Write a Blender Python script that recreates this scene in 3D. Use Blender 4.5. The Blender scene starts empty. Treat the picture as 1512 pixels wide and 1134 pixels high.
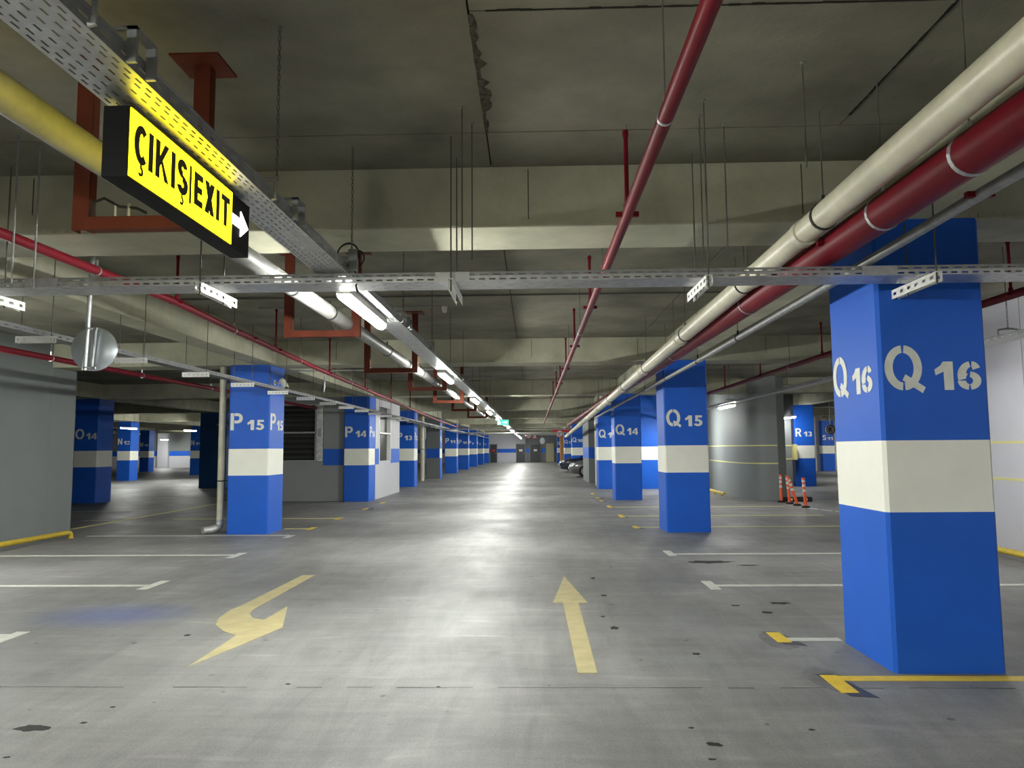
import bpy, bmesh, math, random
from mathutils import Vector, Matrix
random.seed(7)
PI = math.pi
SC = bpy.context.scene
COL = SC.collection

# ------------------------------------------------------------------ camera
cam_d = bpy.data.cameras.new('camera')
cam = bpy.data.objects.new('camera', cam_d)
COL.objects.link(cam)
cam_d.sensor_fit = 'HORIZONTAL'
cam_d.sensor_width = 36.0
cam_d.lens = 1086.3 * 36.0 / 1512.0
cam_d.clip_end = 300
cam_d.clip_start = 0.02
cam.matrix_world = (Matrix.Translation((0, 0, 1.5)) @ Matrix.Rotation(0.0287, 4, 'Z')
                    @ Matrix.Rotation(PI / 2 + 0.0877, 4, 'X') @ Matrix.Rotation(-0.0079, 4, 'Z'))
SC.camera = cam

# ------------------------------------------------------------------ world and exposure
w = bpy.data.worlds.new('world')
SC.world = w
w.use_nodes = True
w.node_tree.nodes['Background'].inputs[0].default_value = (0.02, 0.022, 0.025, 1)
w.node_tree.nodes['Background'].inputs[1].default_value = 1.0
SC.view_settings.view_transform = 'Standard'
SC.view_settings.look = 'None'
SC.view_settings.gamma = 1.0
SC.view_settings.use_curve_mapping = False
SC.view_settings.exposure = 1.15
LAMP = 182.0            # radiance of a tube lamp's diffuser
SC.cycles.max_bounces = 7
SC.cycles.diffuse_bounces = 5
SC.cycles.glossy_bounces = 3
SC.cycles.adaptive_threshold = 0.02
SC.cycles.sample_clamp_indirect = 8.0

# ------------------------------------------------------------------ materials
def mat(name, col, rough=0.6, metal=0.0, spec=0.5, var=0.0, scale=3.0, bump=0.0, bscale=60.0, emit=None, estr=0.0,
        col2=None, detail=6.0, coat=0.0):
    m = bpy.data.materials.new(name)
    m.use_nodes = True
    nt = m.node_tree
    b = nt.nodes['Principled BSDF']
    b.inputs['Base Color'].default_value = (*col, 1)
    b.inputs['Roughness'].default_value = rough
    b.inputs['Metallic'].default_value = metal
    b.inputs['Specular IOR Level'].default_value = spec
    if coat:
        b.inputs['Coat Weight'].default_value = coat
        b.inputs['Coat Roughness'].default_value = 0.08
    if emit:
        b.inputs['Emission Color'].default_value = (*emit, 1)
        b.inputs['Emission Strength'].default_value = estr
    if var > 0 or col2 or bump > 0:
        tc = nt.nodes.new('ShaderNodeTexCoord')
        geo = nt.nodes.new('ShaderNodeNewGeometry')
    if var > 0 or col2:
        n = nt.nodes.new('ShaderNodeTexNoise')
        n.inputs['Scale'].default_value = scale
        n.inputs['Detail'].default_value = detail
        n.inputs['Roughness'].default_value = 0.6
        nt.links.new(geo.outputs['Position'], n.inputs['Vector'])
        r = nt.nodes.new('ShaderNodeValToRGB')
        r.color_ramp.elements[0].position = 0.3
        r.color_ramp.elements[1].position = 0.7
        c0 = [c * (1 - var) for c in col]
        c1 = col2 if col2 else [min(1, c * (1 + var)) for c in col]
        r.color_ramp.elements[0].color = (*c0, 1)
        r.color_ramp.elements[1].color = (*c1, 1)
        nt.links.new(n.outputs['Fac'], r.inputs['Fac'])
        nt.links.new(r.outputs['Color'], b.inputs['Base Color'])
    if bump > 0:
        n2 = nt.nodes.new('ShaderNodeTexNoise')
        n2.inputs['Scale'].default_value = bscale
        n2.inputs['Detail'].default_value = 4
        nt.links.new(geo.outputs['Position'], n2.inputs['Vector'])
        bp = nt.nodes.new('ShaderNodeBump')
        bp.inputs['Strength'].default_value = bump
        bp.inputs['Distance'].default_value = 0.01
        nt.links.new(n2.outputs['Fac'], bp.inputs['Height'])
        nt.links.new(bp.outputs['Normal'], b.inputs['Normal'])
    return m

M = {}
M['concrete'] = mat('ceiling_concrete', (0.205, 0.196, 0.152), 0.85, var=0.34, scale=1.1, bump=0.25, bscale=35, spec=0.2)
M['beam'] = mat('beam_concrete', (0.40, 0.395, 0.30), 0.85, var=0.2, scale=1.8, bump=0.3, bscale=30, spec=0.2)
M['joint'] = mat('dark_joint', (0.025, 0.024, 0.02), 0.9, spec=0.1)
M['scar'] = mat('rough_scar', (0.09, 0.085, 0.065), 0.95, var=0.6, scale=40, spec=0.1)
M['grey_wall'] = mat('grey_paint', (0.175, 0.19, 0.19), 0.6, var=0.06, scale=0.9, bump=0.05, bscale=20)
M['booth'] = mat('booth_grey_paint', (0.27, 0.285, 0.285), 0.6, var=0.06, scale=0.9)
M['pale_wall'] = mat('pale_grey_paint', (0.50, 0.50, 0.545), 0.5, var=0.05, scale=0.9)
M['dark_wall'] = mat('dark_grey_paint', (0.12, 0.125, 0.135), 0.6, var=0.06, scale=0.9)
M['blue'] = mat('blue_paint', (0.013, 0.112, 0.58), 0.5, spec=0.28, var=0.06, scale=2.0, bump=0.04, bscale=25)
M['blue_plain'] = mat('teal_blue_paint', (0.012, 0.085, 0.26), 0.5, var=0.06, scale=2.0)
M['band'] = mat('white_band_paint', (0.85, 0.85, 0.765), 0.5, var=0.03, scale=4)
M['letter'] = mat('white_letter_paint', (0.72, 0.73, 0.66), 0.55, var=0.08, scale=14)
M['cream'] = mat('cream_lacquer_pipe', (0.62, 0.59, 0.46), 0.35, var=0.13, scale=5)
M['drain'] = mat('grey_drain_pipe', (0.21, 0.21, 0.20), 0.5, spec=0.25, var=0.2, scale=6)
M['red'] = mat('fire_red_paint', (0.15, 0.006, 0.014), 0.42, spec=0.14, var=0.15, scale=5)
M['orange'] = mat('primer_red_steel', (0.115, 0.026, 0.013), 0.6, spec=0.2, var=0.2, scale=6)
M['galv'] = mat('galvanised_steel', (0.50, 0.51, 0.52), 0.42, metal=0.75, var=0.18, scale=18)
M['galvdark'] = mat('dull_galvanised_steel', (0.30, 0.31, 0.31), 0.5, metal=0.6, var=0.2, scale=14)
M['bracket'] = mat('bright_zinc_bracket', (0.85, 0.85, 0.82), 0.45, metal=0.0, var=0.06, scale=20)
M['rubber'] = mat('black_rubber', (0.012, 0.012, 0.012), 0.7)
M['black'] = mat('black_box_paint', (0.004, 0.0045, 0.0045), 0.6, spec=0.15)
M['rod'] = mat('steel_rod', (0.09, 0.09, 0.08), 0.6)
M['traygrey'] = mat('weathered_tray_steel', (0.13, 0.135, 0.14), 0.5, metal=0.2, var=0.2, scale=12)
M['yellow'] = mat('yellow_floor_paint', (0.72, 0.50, 0.03), 0.5, var=0.12, scale=12)
M['yellowtube'] = mat('yellow_guard_tube', (0.55, 0.40, 0.03), 0.4, var=0.12, scale=6)
M['lineyellow'] = mat('pale_yellow_line', (0.66, 0.62, 0.25), 0.6)
M['linewhite'] = mat('worn_white_line', (0.52, 0.52, 0.47), 0.5, var=0.2, scale=9)
M['arrow'] = mat('faded_yellow_arrow', (0.40, 0.345, 0.18), 0.5, var=0.15, scale=6)
M['oil'] = mat('oil_stain', (0.02, 0.019, 0.018), 0.6, spec=0.15, var=0.3, scale=20)
M['oilhalo'] = mat('dark_paint_smear', (0.13, 0.128, 0.13), 0.5, var=0.3, scale=12)
M['oldpaint'] = mat('covered_old_paint', (0.045, 0.045, 0.06), 0.5, var=0.3, scale=14)
M['glass'] = mat('dark_glass', (0.008, 0.009, 0.010), 0.3, spec=0.25)
M['slat'] = mat('dark_louvre_slat', (0.06, 0.062, 0.06), 0.5, var=0.2, scale=8)
M['recess'] = mat('dark_recess', (0.012, 0.012, 0.012), 0.8)
M['zinc'] = mat('raw_zinc_sheet', (0.48, 0.50, 0.48), 0.4, metal=0.4, var=0.3, scale=9)
M['mirrorback'] = mat('brushed_mirror_back', (0.60, 0.65, 0.70), 0.28, metal=0.85, var=0.05, scale=3)
M['white_plastic'] = mat('white_plastic', (0.72, 0.70, 0.62), 0.4)
M['lamp'] = mat('lamp_diffuser', (0.8, 0.8, 0.8), 0.5, emit=(0.985, 1.0, 0.93), estr=LAMP)
M['lamp_dim'] = mat('dimmed_lamp_diffuser', (0.8, 0.8, 0.8), 0.5, emit=(0.985, 0.99, 0.97), estr=LAMP * 0.34)  # same lamp dimmed so the nearby wall and column render less bright
M['sign_yellow'] = mat('lit_yellow_panel', (0.8, 0.65, 0.02), 0.4, emit=(1.0, 0.80, 0.005), estr=3.0)
M['sign_white'] = mat('lit_white_arrow', (0.8, 0.8, 0.8), 0.4, emit=(1, 1, 1), estr=2.0)
M['sign_green'] = mat('lit_green_panel', (0.02, 0.4, 0.25), 0.4, emit=(0.05, 0.65, 0.38), estr=0.9)
M['sign_red'] = mat('sign_red', (0.50, 0.02, 0.02), 0.5)
M['sign_face'] = mat('sign_white', (0.75, 0.75, 0.75), 0.5)
M['ink'] = mat('sign_black', (0.01, 0.01, 0.008), 0.6)
M['post_orange'] = mat('flexible_orange', (0.72, 0.10, 0.035), 0.45)
M['post_white'] = mat('reflective_band', (0.55, 0.57, 0.56), 0.35)
M['navy'] = mat('navy_car_paint', (0.008, 0.010, 0.030), 0.25, coat=1.0)
M['greycar'] = mat('grey_car_paint', (0.12, 0.12, 0.125), 0.35, metal=0.4, coat=0.8)
M['headlight'] = mat('headlight_glass', (0.75, 0.77, 0.8), 0.12)
M['tyre'] = mat('tyre', (0.012, 0.012, 0.012), 0.8)
M['hub'] = mat('alloy', (0.45, 0.45, 0.46), 0.35, metal=0.7)
M['beige'] = mat('beige_door', (0.36, 0.34, 0.21), 0.5)
M['darkdoor'] = mat('charcoal_door', (0.035, 0.037, 0.042), 0.5)
M['cyan'] = mat('mural_cyan', (0.10, 0.42, 0.58), 0.5)
M['mural'] = mat('mural_navy', (0.02, 0.07, 0.30), 0.5)
M['glow_orange'] = mat('orange_glow_paint', (0.62, 0.30, 0.10), 0.5, var=0.2, scale=4)  # orange glow put into the paint colour
M['paper'] = mat('paper_notice', (0.65, 0.66, 0.68), 0.6)

def floor_material():
    m = bpy.data.materials.new('floor_coating')
    m.use_nodes = True
    nt = m.node_tree
    N, L = nt.nodes, nt.links
    b = N['Principled BSDF']
    geo = N.new('ShaderNodeNewGeometry')
    def noise(scale, detail=6, rough=0.6, vec=None, dist=0.0):
        n = N.new('ShaderNodeTexNoise')
        n.inputs['Scale'].default_value = scale
        n.inputs['Detail'].default_value = detail
        n.inputs['Roughness'].default_value = rough
        n.inputs['Distortion'].default_value = dist
        L.new(vec if vec else geo.outputs['Position'], n.inputs['Vector'])
        return n.outputs['Fac']
    def ramp(fac, p0, p1, c0, c1):
        r = N.new('ShaderNodeValToRGB')
        r.color_ramp.elements[0].position = p0
        r.color_ramp.elements[1].position = p1
        r.color_ramp.elements[0].color = (*c0, 1)
        r.color_ramp.elements[1].color = (*c1, 1)
        L.new(fac, r.inputs['Fac'])
        return r.outputs['Color']
    def mix(a, c, fac, mode='MIX'):
        x = N.new('ShaderNodeMix')
        x.data_type = 'RGBA'
        x.blend_type = mode
        if isinstance(fac, float):
            x.inputs[0].default_value = fac
        else:
            L.new(fac, x.inputs[0])
        L.new(a, x.inputs[6])
        L.new(c, x.inputs[7])
        return x.outputs[2]
    base = ramp(noise(0.55, 8, 0.62), 0.28, 0.72, (0.148, 0.147, 0.147), (0.268, 0.265, 0.258))
    mp = N.new('ShaderNodeMapping')                       # tyre scuffs: noise drawn out along the lane
    mp.inputs['Scale'].default_value = (2.2, 0.35, 1)
    mp.inputs['Rotation'].default_value = (0, 0, 0.25)
    L.new(geo.outputs['Position'], mp.inputs['Vector'])
    scuff = ramp(noise(1.6, 7, 0.7, mp.outputs['Vector'], 1.2), 0.35, 0.75, (0.82, 0.82, 0.82), (1.14, 1.14, 1.13))
    c = mix(base, scuff, 1.0, 'MULTIPLY')
    mp2 = N.new('ShaderNodeMapping')
    mp2.inputs['Scale'].default_value = (0.5, 3.5, 1)
    mp2.inputs['Rotation'].default_value = (0, 0, 0.12)
    L.new(geo.outputs['Position'], mp2.inputs['Vector'])
    c = mix(c, ramp(noise(2.0, 6, 0.7, mp2.outputs['Vector'], 0.6), 0.35, 0.72, (0.86, 0.86, 0.87), (1.1, 1.1, 1.08)), 1.0, 'MULTIPLY')
    grain = ramp(noise(75, 4, 0.8), 0.3, 0.7, (0.74, 0.74, 0.74), (1.24, 1.24, 1.24))
    c = mix(c, grain, 1.0, 'MULTIPLY')
    wv = N.new('ShaderNodeTexWave')                       # thin pale tyre scratches
    wv.wave_type = 'RINGS'
    wv.inputs['Scale'].default_value = 0.55
    wv.inputs['Distortion'].default_value = 9.0
    wv.inputs['Detail'].default_value = 2.0
    wv.inputs['Detail Scale'].default_value = 0.5
    mp3 = N.new('ShaderNodeMapping')
    mp3.inputs['Location'].default_value = (3.0, -4.0, 0)
    L.new(geo.outputs['Position'], mp3.inputs['Vector'])
    L.new(mp3.outputs['Vector'], wv.inputs['Vector'])
    scr = ramp(wv.outputs['Fac'], 0.965, 0.995, (0, 0, 0), (1, 1, 1))
    msk = ramp(noise(1.1, 4, 0.6), 0.5, 0.68, (0, 0, 0), (0.32, 0.32, 0.32))
    sm = mix(scr, msk, 1.0, 'MULTIPLY')
    bw2 = N.new('ShaderNodeRGBToBW'); L.new(sm, bw2.inputs[0])
    lt_ = N.new('ShaderNodeRGB'); lt_.outputs[0].default_value = (0.42, 0.41, 0.39, 1)
    c = mix(c, lt_.outputs[0], bw2.outputs[0])
    spots = ramp(noise(9, 2, 0.5), 0.71, 0.76, (1, 1, 1), (0.45, 0.45, 0.45))
    c = mix(c, spots, 1.0, 'MULTIPLY')
    # soft-edged blue patch on the bay floor, fading outwards
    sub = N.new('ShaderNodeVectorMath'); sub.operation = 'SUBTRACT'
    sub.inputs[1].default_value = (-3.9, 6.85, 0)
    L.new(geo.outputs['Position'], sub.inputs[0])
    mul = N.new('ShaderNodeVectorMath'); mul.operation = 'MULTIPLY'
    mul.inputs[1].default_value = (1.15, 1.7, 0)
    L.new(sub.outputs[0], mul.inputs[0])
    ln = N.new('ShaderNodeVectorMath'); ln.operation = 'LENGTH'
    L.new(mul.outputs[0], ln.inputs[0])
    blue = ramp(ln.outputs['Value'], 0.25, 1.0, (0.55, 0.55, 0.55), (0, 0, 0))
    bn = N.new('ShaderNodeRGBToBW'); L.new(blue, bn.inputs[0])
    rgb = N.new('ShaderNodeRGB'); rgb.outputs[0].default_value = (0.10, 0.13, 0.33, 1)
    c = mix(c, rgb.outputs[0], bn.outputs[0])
    L.new(c, b.inputs['Base Color'])
    rr = ramp(noise(1.2, 6, 0.6), 0.3, 0.75, (0.42, 0.42, 0.42), (0.62, 0.62, 0.62))
    L.new(rr, b.inputs['Roughness'])
    b.inputs['Specular IOR Level'].default_value = 0.31
    bp = N.new('ShaderNodeBump')
    bp.inputs['Strength'].default_value = 0.3
    bp.inputs['Distance'].default_value = 0.004
    L.new(noise(90, 4, 0.75), bp.inputs['Height'])
    L.new(bp.outputs['Normal'], b.inputs['Normal'])
    return m
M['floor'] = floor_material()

# ------------------------------------------------------------------ mesh helpers
class MB:
    def __init__(s):
        s.v, s.f = [], []
    def add(s, vs, fs):
        o = len(s.v)
        s.v += [tuple(p) for p in vs]
        s.f += [tuple(i + o for i in q) for q in fs]
        return s
    def box(s, x0, x1, y0, y1, z0, z1):
        return s.add([(x0, y0, z0), (x1, y0, z0), (x1, y1, z0), (x0, y1, z0), (x0, y0, z1), (x1, y0, z1), (x1, y1, z1), (x0, y1, z1)],
                     [(0, 3, 2, 1), (4, 5, 6, 7), (0, 1, 5, 4), (1, 2, 6, 5), (2, 3, 7, 6), (3, 0, 4, 7)])
    def prism(s, pts, z0, z1):
        n = len(pts)
        a = sum(pts[i][0] * pts[(i + 1) % n][1] - pts[(i + 1) % n][0] * pts[i][1] for i in range(n))
        if a < 0:
            pts = pts[::-1]
        return s.add([(x, y, z0) for x, y in pts] + [(x, y, z1) for x, y in pts],
                     [tuple(range(n))[::-1], tuple(range(n, 2 * n))] + [(i, (i + 1) % n, n + (i + 1) % n, n + i) for i in range(n)])
    def tube(s, path, r, n=12, cap=True):
        P = [Vector(p) for p in path]
        R = r if isinstance(r, (list, tuple)) else [r] * len(P)
        t0 = (P[1] - P[0]).normalized()
        up = Vector((0, 0, 1)) if abs(t0.z) < 0.9 else Vector((1, 0, 0))
        a = t0.cross(up).normalized()
        rings = []
        for i, p in enumerate(P):
            t = (P[min(i + 1, len(P) - 1)] - P[max(i - 1, 0)]).normalized()
            a = (a - t * a.dot(t)).normalized()
            b = t.cross(a)
            rings.append([p + (a * math.cos(2 * PI * k / n) + b * math.sin(2 * PI * k / n)) * R[i] for k in range(n)])
        vs = [q for g in rings for q in g]
        fs = []
        for i in range(len(P) - 1):
            for k in range(n):
                k2 = (k + 1) % n
                fs.append((i * n + k, i * n + k2, (i + 1) * n + k2, (i + 1) * n + k))
        if cap:
            fs.append(tuple(range(n))[::-1])
            fs.append(tuple((len(P) - 1) * n + k for k in range(n)))
        return s.add(vs, fs)
    def torus(s, c, ax, R, r, n=16, m=6, stretch=0.0, along=None):
        c = Vector(c); ax = Vector(ax).normalized()
        a = Vector(along) if along else (ax.cross(Vector((0, 0, 1))) if abs(ax.z) < 0.9 else Vector((1, 0, 0)))
        a = a.normalized(); b = ax.cross(a)
        vs, fs = [], []
        for i in range(n):
            t = 2 * PI * i / n
            d = a * math.cos(t) + b * math.sin(t)
            off = a * (stretch if math.cos(t) > 0 else -stretch)
            for j in range(m):
                q = 2 * PI * j / m
                vs.append(c + off + d * (R + r * math.cos(q)) + ax * (r * math.sin(q)))
        for i in range(n):
            for j in range(m):
                fs.append((i * m + j, ((i + 1) % n) * m + j, ((i + 1) % n) * m + (j + 1) % m, i * m + (j + 1) % m))
        return s.add(vs, fs)
    def quad(s, a, b, c, d):
        return s.add([a, b, c, d], [(0, 1, 2, 3)])
    def sheet(s, o, u, v, length, rows, slots):
        """sheet metal: strips across v; rows = [(v0, v1, slotted, phase)], slots = (period, slot length)"""
        o, u, v = Vector(o), Vector(u), Vector(v)
        per, sl = slots
        for v0, v1, slotted, ph in rows:
            def q(a, b):
                s.quad(o + u * a + v * v0, o + u * b + v * v0, o + u * b + v * v1, o + u * a + v * v1)
            if not slotted:
                q(0, length)
            else:
                a = 0.0
                k = 0
                while True:
                    st = (k + ph) * per
                    k += 1
                    if st + sl > length:
                        break
                    if st > a:
                        q(a, st)
                    a = st + sl
                q(a, length)
        return s
    def build(s, name, m, parent=None, smooth=False, bevel=0.0, solid=0.0):
        off = Vector((0, 0, 0))
        p = parent
        while p is not None:
            off += p.location
            p = p.parent
        me = bpy.data.meshes.new(name)
        me.from_pydata([tuple(Vector(q) - off) for q in s.v], [], s.f)
        me.materials.append(M[m])
        if smooth:
            me.polygons.foreach_set('use_smooth', [True] * len(me.polygons))
            try:
                me.set_sharp_from_angle(angle=0.7)
            except Exception:
                pass
        me.update()
        o = bpy.data.objects.new(name, me)
        COL.objects.link(o)
        o.parent = parent
        if solid:
            md = o.modifiers.new('solid', 'SOLIDIFY')
            md.thickness = solid
            md.offset = 0
        if bevel:
            md = o.modifiers.new('bevel', 'BEVEL')
            md.width = bevel
            md.segments = 2
            md.limit_method = 'ANGLE'
        return o

def tag(o, label, cat, group=None, kind=None):
    if label: o['label'] = label
    if cat: o['category'] = cat
    if group: o['group'] = group
    if kind: o['kind'] = kind
    return o
def thing(name, label, cat, loc, group=None):
    o = bpy.data.objects.new(name, None)
    o.empty_display_size = 0.1
    COL.objects.link(o)
    o.location = loc
    return tag(o, label, cat, group)
def struct(o, label):
    o['kind'] = 'structure'
    o['label'] = label
    return o
def sgroup(name, label, loc):
    o = bpy.data.objects.new(name, None)
    COL.objects.link(o)
    o.location = loc
    return struct(o, label)
def share(src, name, parent, loc, rot=None):
    o = bpy.data.objects.new(name, src.data)
    COL.objects.link(o)
    o.parent = parent
    o.location = loc
    if rot: o.rotation_euler = rot
    for md in src.modifiers:
        n = o.modifiers.new(md.name, md.type)
        if md.type == 'SOLIDIFY':
            n.thickness = md.thickness; n.offset = 0
        if md.type == 'BEVEL':
            n.width = md.width; n.segments = md.segments; n.limit_method = 'ANGLE'
    return o
def copy_tree(o, parent=None):
    c = o.copy()
    COL.objects.link(c)
    c.parent = parent
    for ch in list(o.children):
        copy_tree(ch, c)
    return c

# ------------------------------------------------------------------ lettering
_glyph = {}
def glyph(ch, heavy=0.2, slit=True):
    """one stencil character as convex pieces; cap height 1 -> (pieces, width)"""
    key = (ch, heavy, slit)
    if key in _glyph:
        return _glyph[key]
    t = heavy
    G = []
    def poly(*p): G.append(list(p))
    def rect_(x0, x1, y0, y1): poly((x0, y0), (x1, y0), (x1, y1), (x0, y1))
    def arc(cx, cy, rx, ry, a0, a1, th=None, n=None):
        th = th or t
        n = n or max(3, int(abs(a1 - a0) / 12))
        P = []
        for k in range(n + 1):
            q = math.radians(a0 + (a1 - a0) * k / n)
            P.append(((cx + rx * math.cos(q), cy + ry * math.sin(q)), (cx + (rx - th) * math.cos(q), cy + (ry - th * 0.85) * math.sin(q))))
        for p, q in zip(P, P[1:]):
            poly(p[0], q[0], q[1], p[1])
    gp = 4.5 if slit else 0.0
    def seg(x0, y0, x1, y1, th):
        d = Vector((x1 - x0, y1 - y0)).normalized()
        nx, ny = -d.y * th / 2, d.x * th / 2
        poly((x0 + nx, y0 + ny), (x0 - nx, y0 - ny), (x1 - nx, y1 - ny), (x1 + nx, y1 + ny))
    if ch in 'OQ0':
        rx = 0.30 if ch == '0' else 0.46
        arc(rx, 0.5, rx, 0.5, 90 + gp * (1.6 if ch == '0' else 1), 270 - gp * (1.6 if ch == '0' else 1), n=18)
        arc(rx, 0.5, rx, 0.5, 90 - gp * (1.6 if ch == '0' else 1), -90 + gp * (1.6 if ch == '0' else 1), n=18)
        if ch == 'Q':
            seg(0.47, 0.29, 0.95, 0.0, 0.15)
    elif ch in 'PR':
        g_ = 0.035 if slit else 0.0
        rect_(0, t, 0, 1)
        rect_(t + g_, 0.42, 1 - t * 0.85, 1); rect_(t + g_, 0.42, 0.40, 0.40 + t * 0.85)
        arc(0.42, 0.70, 0.30, 0.30, 90, -90, n=10)
        if ch == 'R': poly((0.30, 0.42), (0.52, 0.42), (0.76, 0), (0.53, 0))
    elif ch == 'N':
        rect_(0, t, 0, 1); rect_(0.8 - t, 0.8, 0, 1); poly((0, 1), (t + 0.02, 1), (0.8, 0), (0.78 - t, 0))
    elif ch == 'M':
        rect_(0, t, 0, 1); rect_(0.95 - t, 0.95, 0, 1); poly((0, 1), (t + 0.04, 1), (0.56, 0), (0.40, 0)); poly((0.95, 1), (0.91 - t, 1), (0.40, 0), (0.56, 0))
    elif ch == 'L':
        rect_(0, t, 0, 1); rect_(0, 0.6, 0, t * 0.85)
    elif ch in 'IT1' and ch != '1':
        if ch == 'I': rect_(0, t, 0, 1)
        else: rect_(0, 0.64, 1 - t * 0.85, 1); rect_(0.32 - t / 2, 0.32 + t / 2, 0, 1)
    elif ch == 'E':
        rect_(0, t, 0, 1); rect_(0, 0.56, 0, t * 0.85); rect_(0, 0.56, 1 - t * 0.85, 1); rect_(0, 0.52, 0.5 - t * 0.42, 0.5 + t * 0.42)
    elif ch == 'X':
        poly((0, 0), (t * 1.2, 0), (0.68, 1), (0.68 - t * 1.2, 1)); poly((0, 1), (t * 1.2, 1), (0.68, 0), (0.68 - t * 1.2, 0))
    elif ch == 'K':
        rect_(0, t, 0, 1); poly((t, 0.32), (t, 0.60), (0.50, 1), (0.74, 1)); poly((0.30, 0.66), (0.16 + t * 0.6, 0.46), (0.52, 0), (0.76, 0))
    elif ch in 'C\u00c7':
        arc(0.36, 0.5, 0.36, 0.5, 48, 312, n=20)
        if ch != 'C': arc(0.34, -0.17, 0.13, 0.13, -150, 100, th=0.085, n=8); rect_(0.31, 0.38, -0.08, 0.04)
    elif ch in 'S\u015e':
        arc(0.33, 0.735, 0.31, 0.265, 15, 270, n=16); arc(0.33, 0.285, 0.33, 0.285, -165, 90, n=16)
        if ch != 'S': arc(0.31, -0.17, 0.13, 0.13, -150, 100, th=0.085, n=8); rect_(0.28, 0.35, -0.08, 0.04)
    elif ch == '1':
        rect_(0.26, 0.26 + t * 1.15, 0, 1); poly((0, 0.72), (0.03, 0.52), (0.28, 0.66), (0.28, 0.95)); poly((0.14, 0.80), (0.28, 0.66), (0.28, 1.0), (0.25, 1.0))
    elif ch == '2':
        arc(0.31, 0.69, 0.31, 0.31, 175, -30, n=16); poly((0.38, 0.36), (0.58, 0.52), (0.30, 0.16), (0.0, 0.10)); rect_(0, 0.62, 0, t * 0.9)
    elif ch == '3':
        arc(0.29, 0.74, 0.29, 0.26, 160, -90, n=16); arc(0.30, 0.29, 0.31, 0.29, 90, -160, n=16)
    elif ch == '4':
        g_ = 0.03 if slit else 0
        rect_(0.42, 0.42 + t, 0, 1); rect_(0, 0.40 - g_, 0.20, 0.20 + t * 0.85); rect_(0.42, 0.72, 0.20, 0.20 + t * 0.85); poly((0, 0.37), (0.0, 0.22), (0.18, 0.37), (0.40, 0.72)); poly((0, 0.37), (0.18, 0.37), (0.42, 0.75), (0.42, 1.0))
    elif ch == '5':
        rect_(0.10, 0.60, 1 - t * 0.9, 1); poly((0.08, 0.44), (0.10 + t * 0.8, 0.50), (0.12 + t * 0.8, 0.95), (0.12, 0.95)); arc(0.29, 0.325, 0.335, 0.325, 125, -160, n=18)
    elif ch in '69':
        P0 = len(G)
        arc(0.33, 0.32, 0.33, 0.32, 90 - gp * 1.6, -90 + gp * 1.6, n=12); arc(0.33, 0.32, 0.33, 0.32, 180, 270 - gp * 1.6, n=6)
        arc(0.40, 0.5, 0.40, 0.5, 100, 200, n=12); arc(0.40, 0.62, 0.27, 0.38, 90 - gp, 25, n=6)
        if slit: poly((0.12, 0.42), (0.2, 0.40), (0.29, 0.55), (0.22, 0.60))
        if ch == '9':
            G[P0:] = [[(0.66 - x, 1 - y) for x, y in p] for p in G[P0:]]
    elif ch == '7':
        rect_(0, 0.62, 1 - t * 0.9, 1); poly((0.12, 0), (0.12 + t * 1.15, 0), (0.62, 0.86), (0.62 - t * 1.1, 0.86))
    elif ch == '8':
        arc(0.31, 0.74, 0.28, 0.26, 0, 360, n=20); arc(0.31, 0.29, 0.31, 0.29, 0, 360, n=20)
    elif ch == '|':
        rect_(0, 0.05, -0.1, 1.1)
    xs_ = [p[0] for q in G for p in q]
    x0 = min(xs_)
    G = [[(x - x0, y) for x, y in q] for q in G]
    _glyph[key] = (G, max(xs_) - x0)
    return _glyph[key]

def put_text(mb, s, origin, right, normal, h, gap=0.12, xs=1.0, thick=0.003, width=None, bold=0.2, slit=True):
    """letters standing proud of a wall by `thick`; origin = lower left corner of the line"""
    right, normal, up = Vector(right), Vector(normal), Vector((0, 0, 1))
    origin = Vector(origin)
    if width:
        tot = sum((glyph(c, bold, slit)[1] if c != ' ' else 0.3) for c in s) + gap * (len(s) - 1)
        xs = width / (tot * h)
    flip = right.cross(up).dot(normal) < 0
    x = 0.0
    for c in s:
        if c == ' ':
            x += (0.3 + gap) * h * xs
            continue
        G, wd = glyph(c, bold, slit)
        for gi, q in enumerate(G):
            n = len(q)
            ar = sum(q[i][0] * q[(i + 1) % n][1] - q[(i + 1) % n][0] * q[i][1] for i in range(n))
            if (ar < 0) != flip:
                q = q[::-1]
            pts = [origin + right * (x + vx * h * xs) + up * (vy * h) for vx, vy in q]
            mb.add([p + normal * (thick + 0.00006 * (gi % 29)) for p in pts] + [p - normal * 0.0005 for p in pts],
                   [tuple(range(n))] + [((i + 1) % n, i, n + i, n + (i + 1) % n) for i in range(n)])
        x += (wd + gap) * h * xs
    return x - gap * h * xs

# ------------------------------------------------------------------ the setting: floor, ceiling, beams, walls
S, Y16, D = 8.2, 5.08, 0.80
def row_y(n): return Y16 + (16 - n) * S
XL, XR, YB, YF = -46.0, 34.0, -12.0, 80.7
CZ, BZ = 3.5, 3.06

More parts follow.
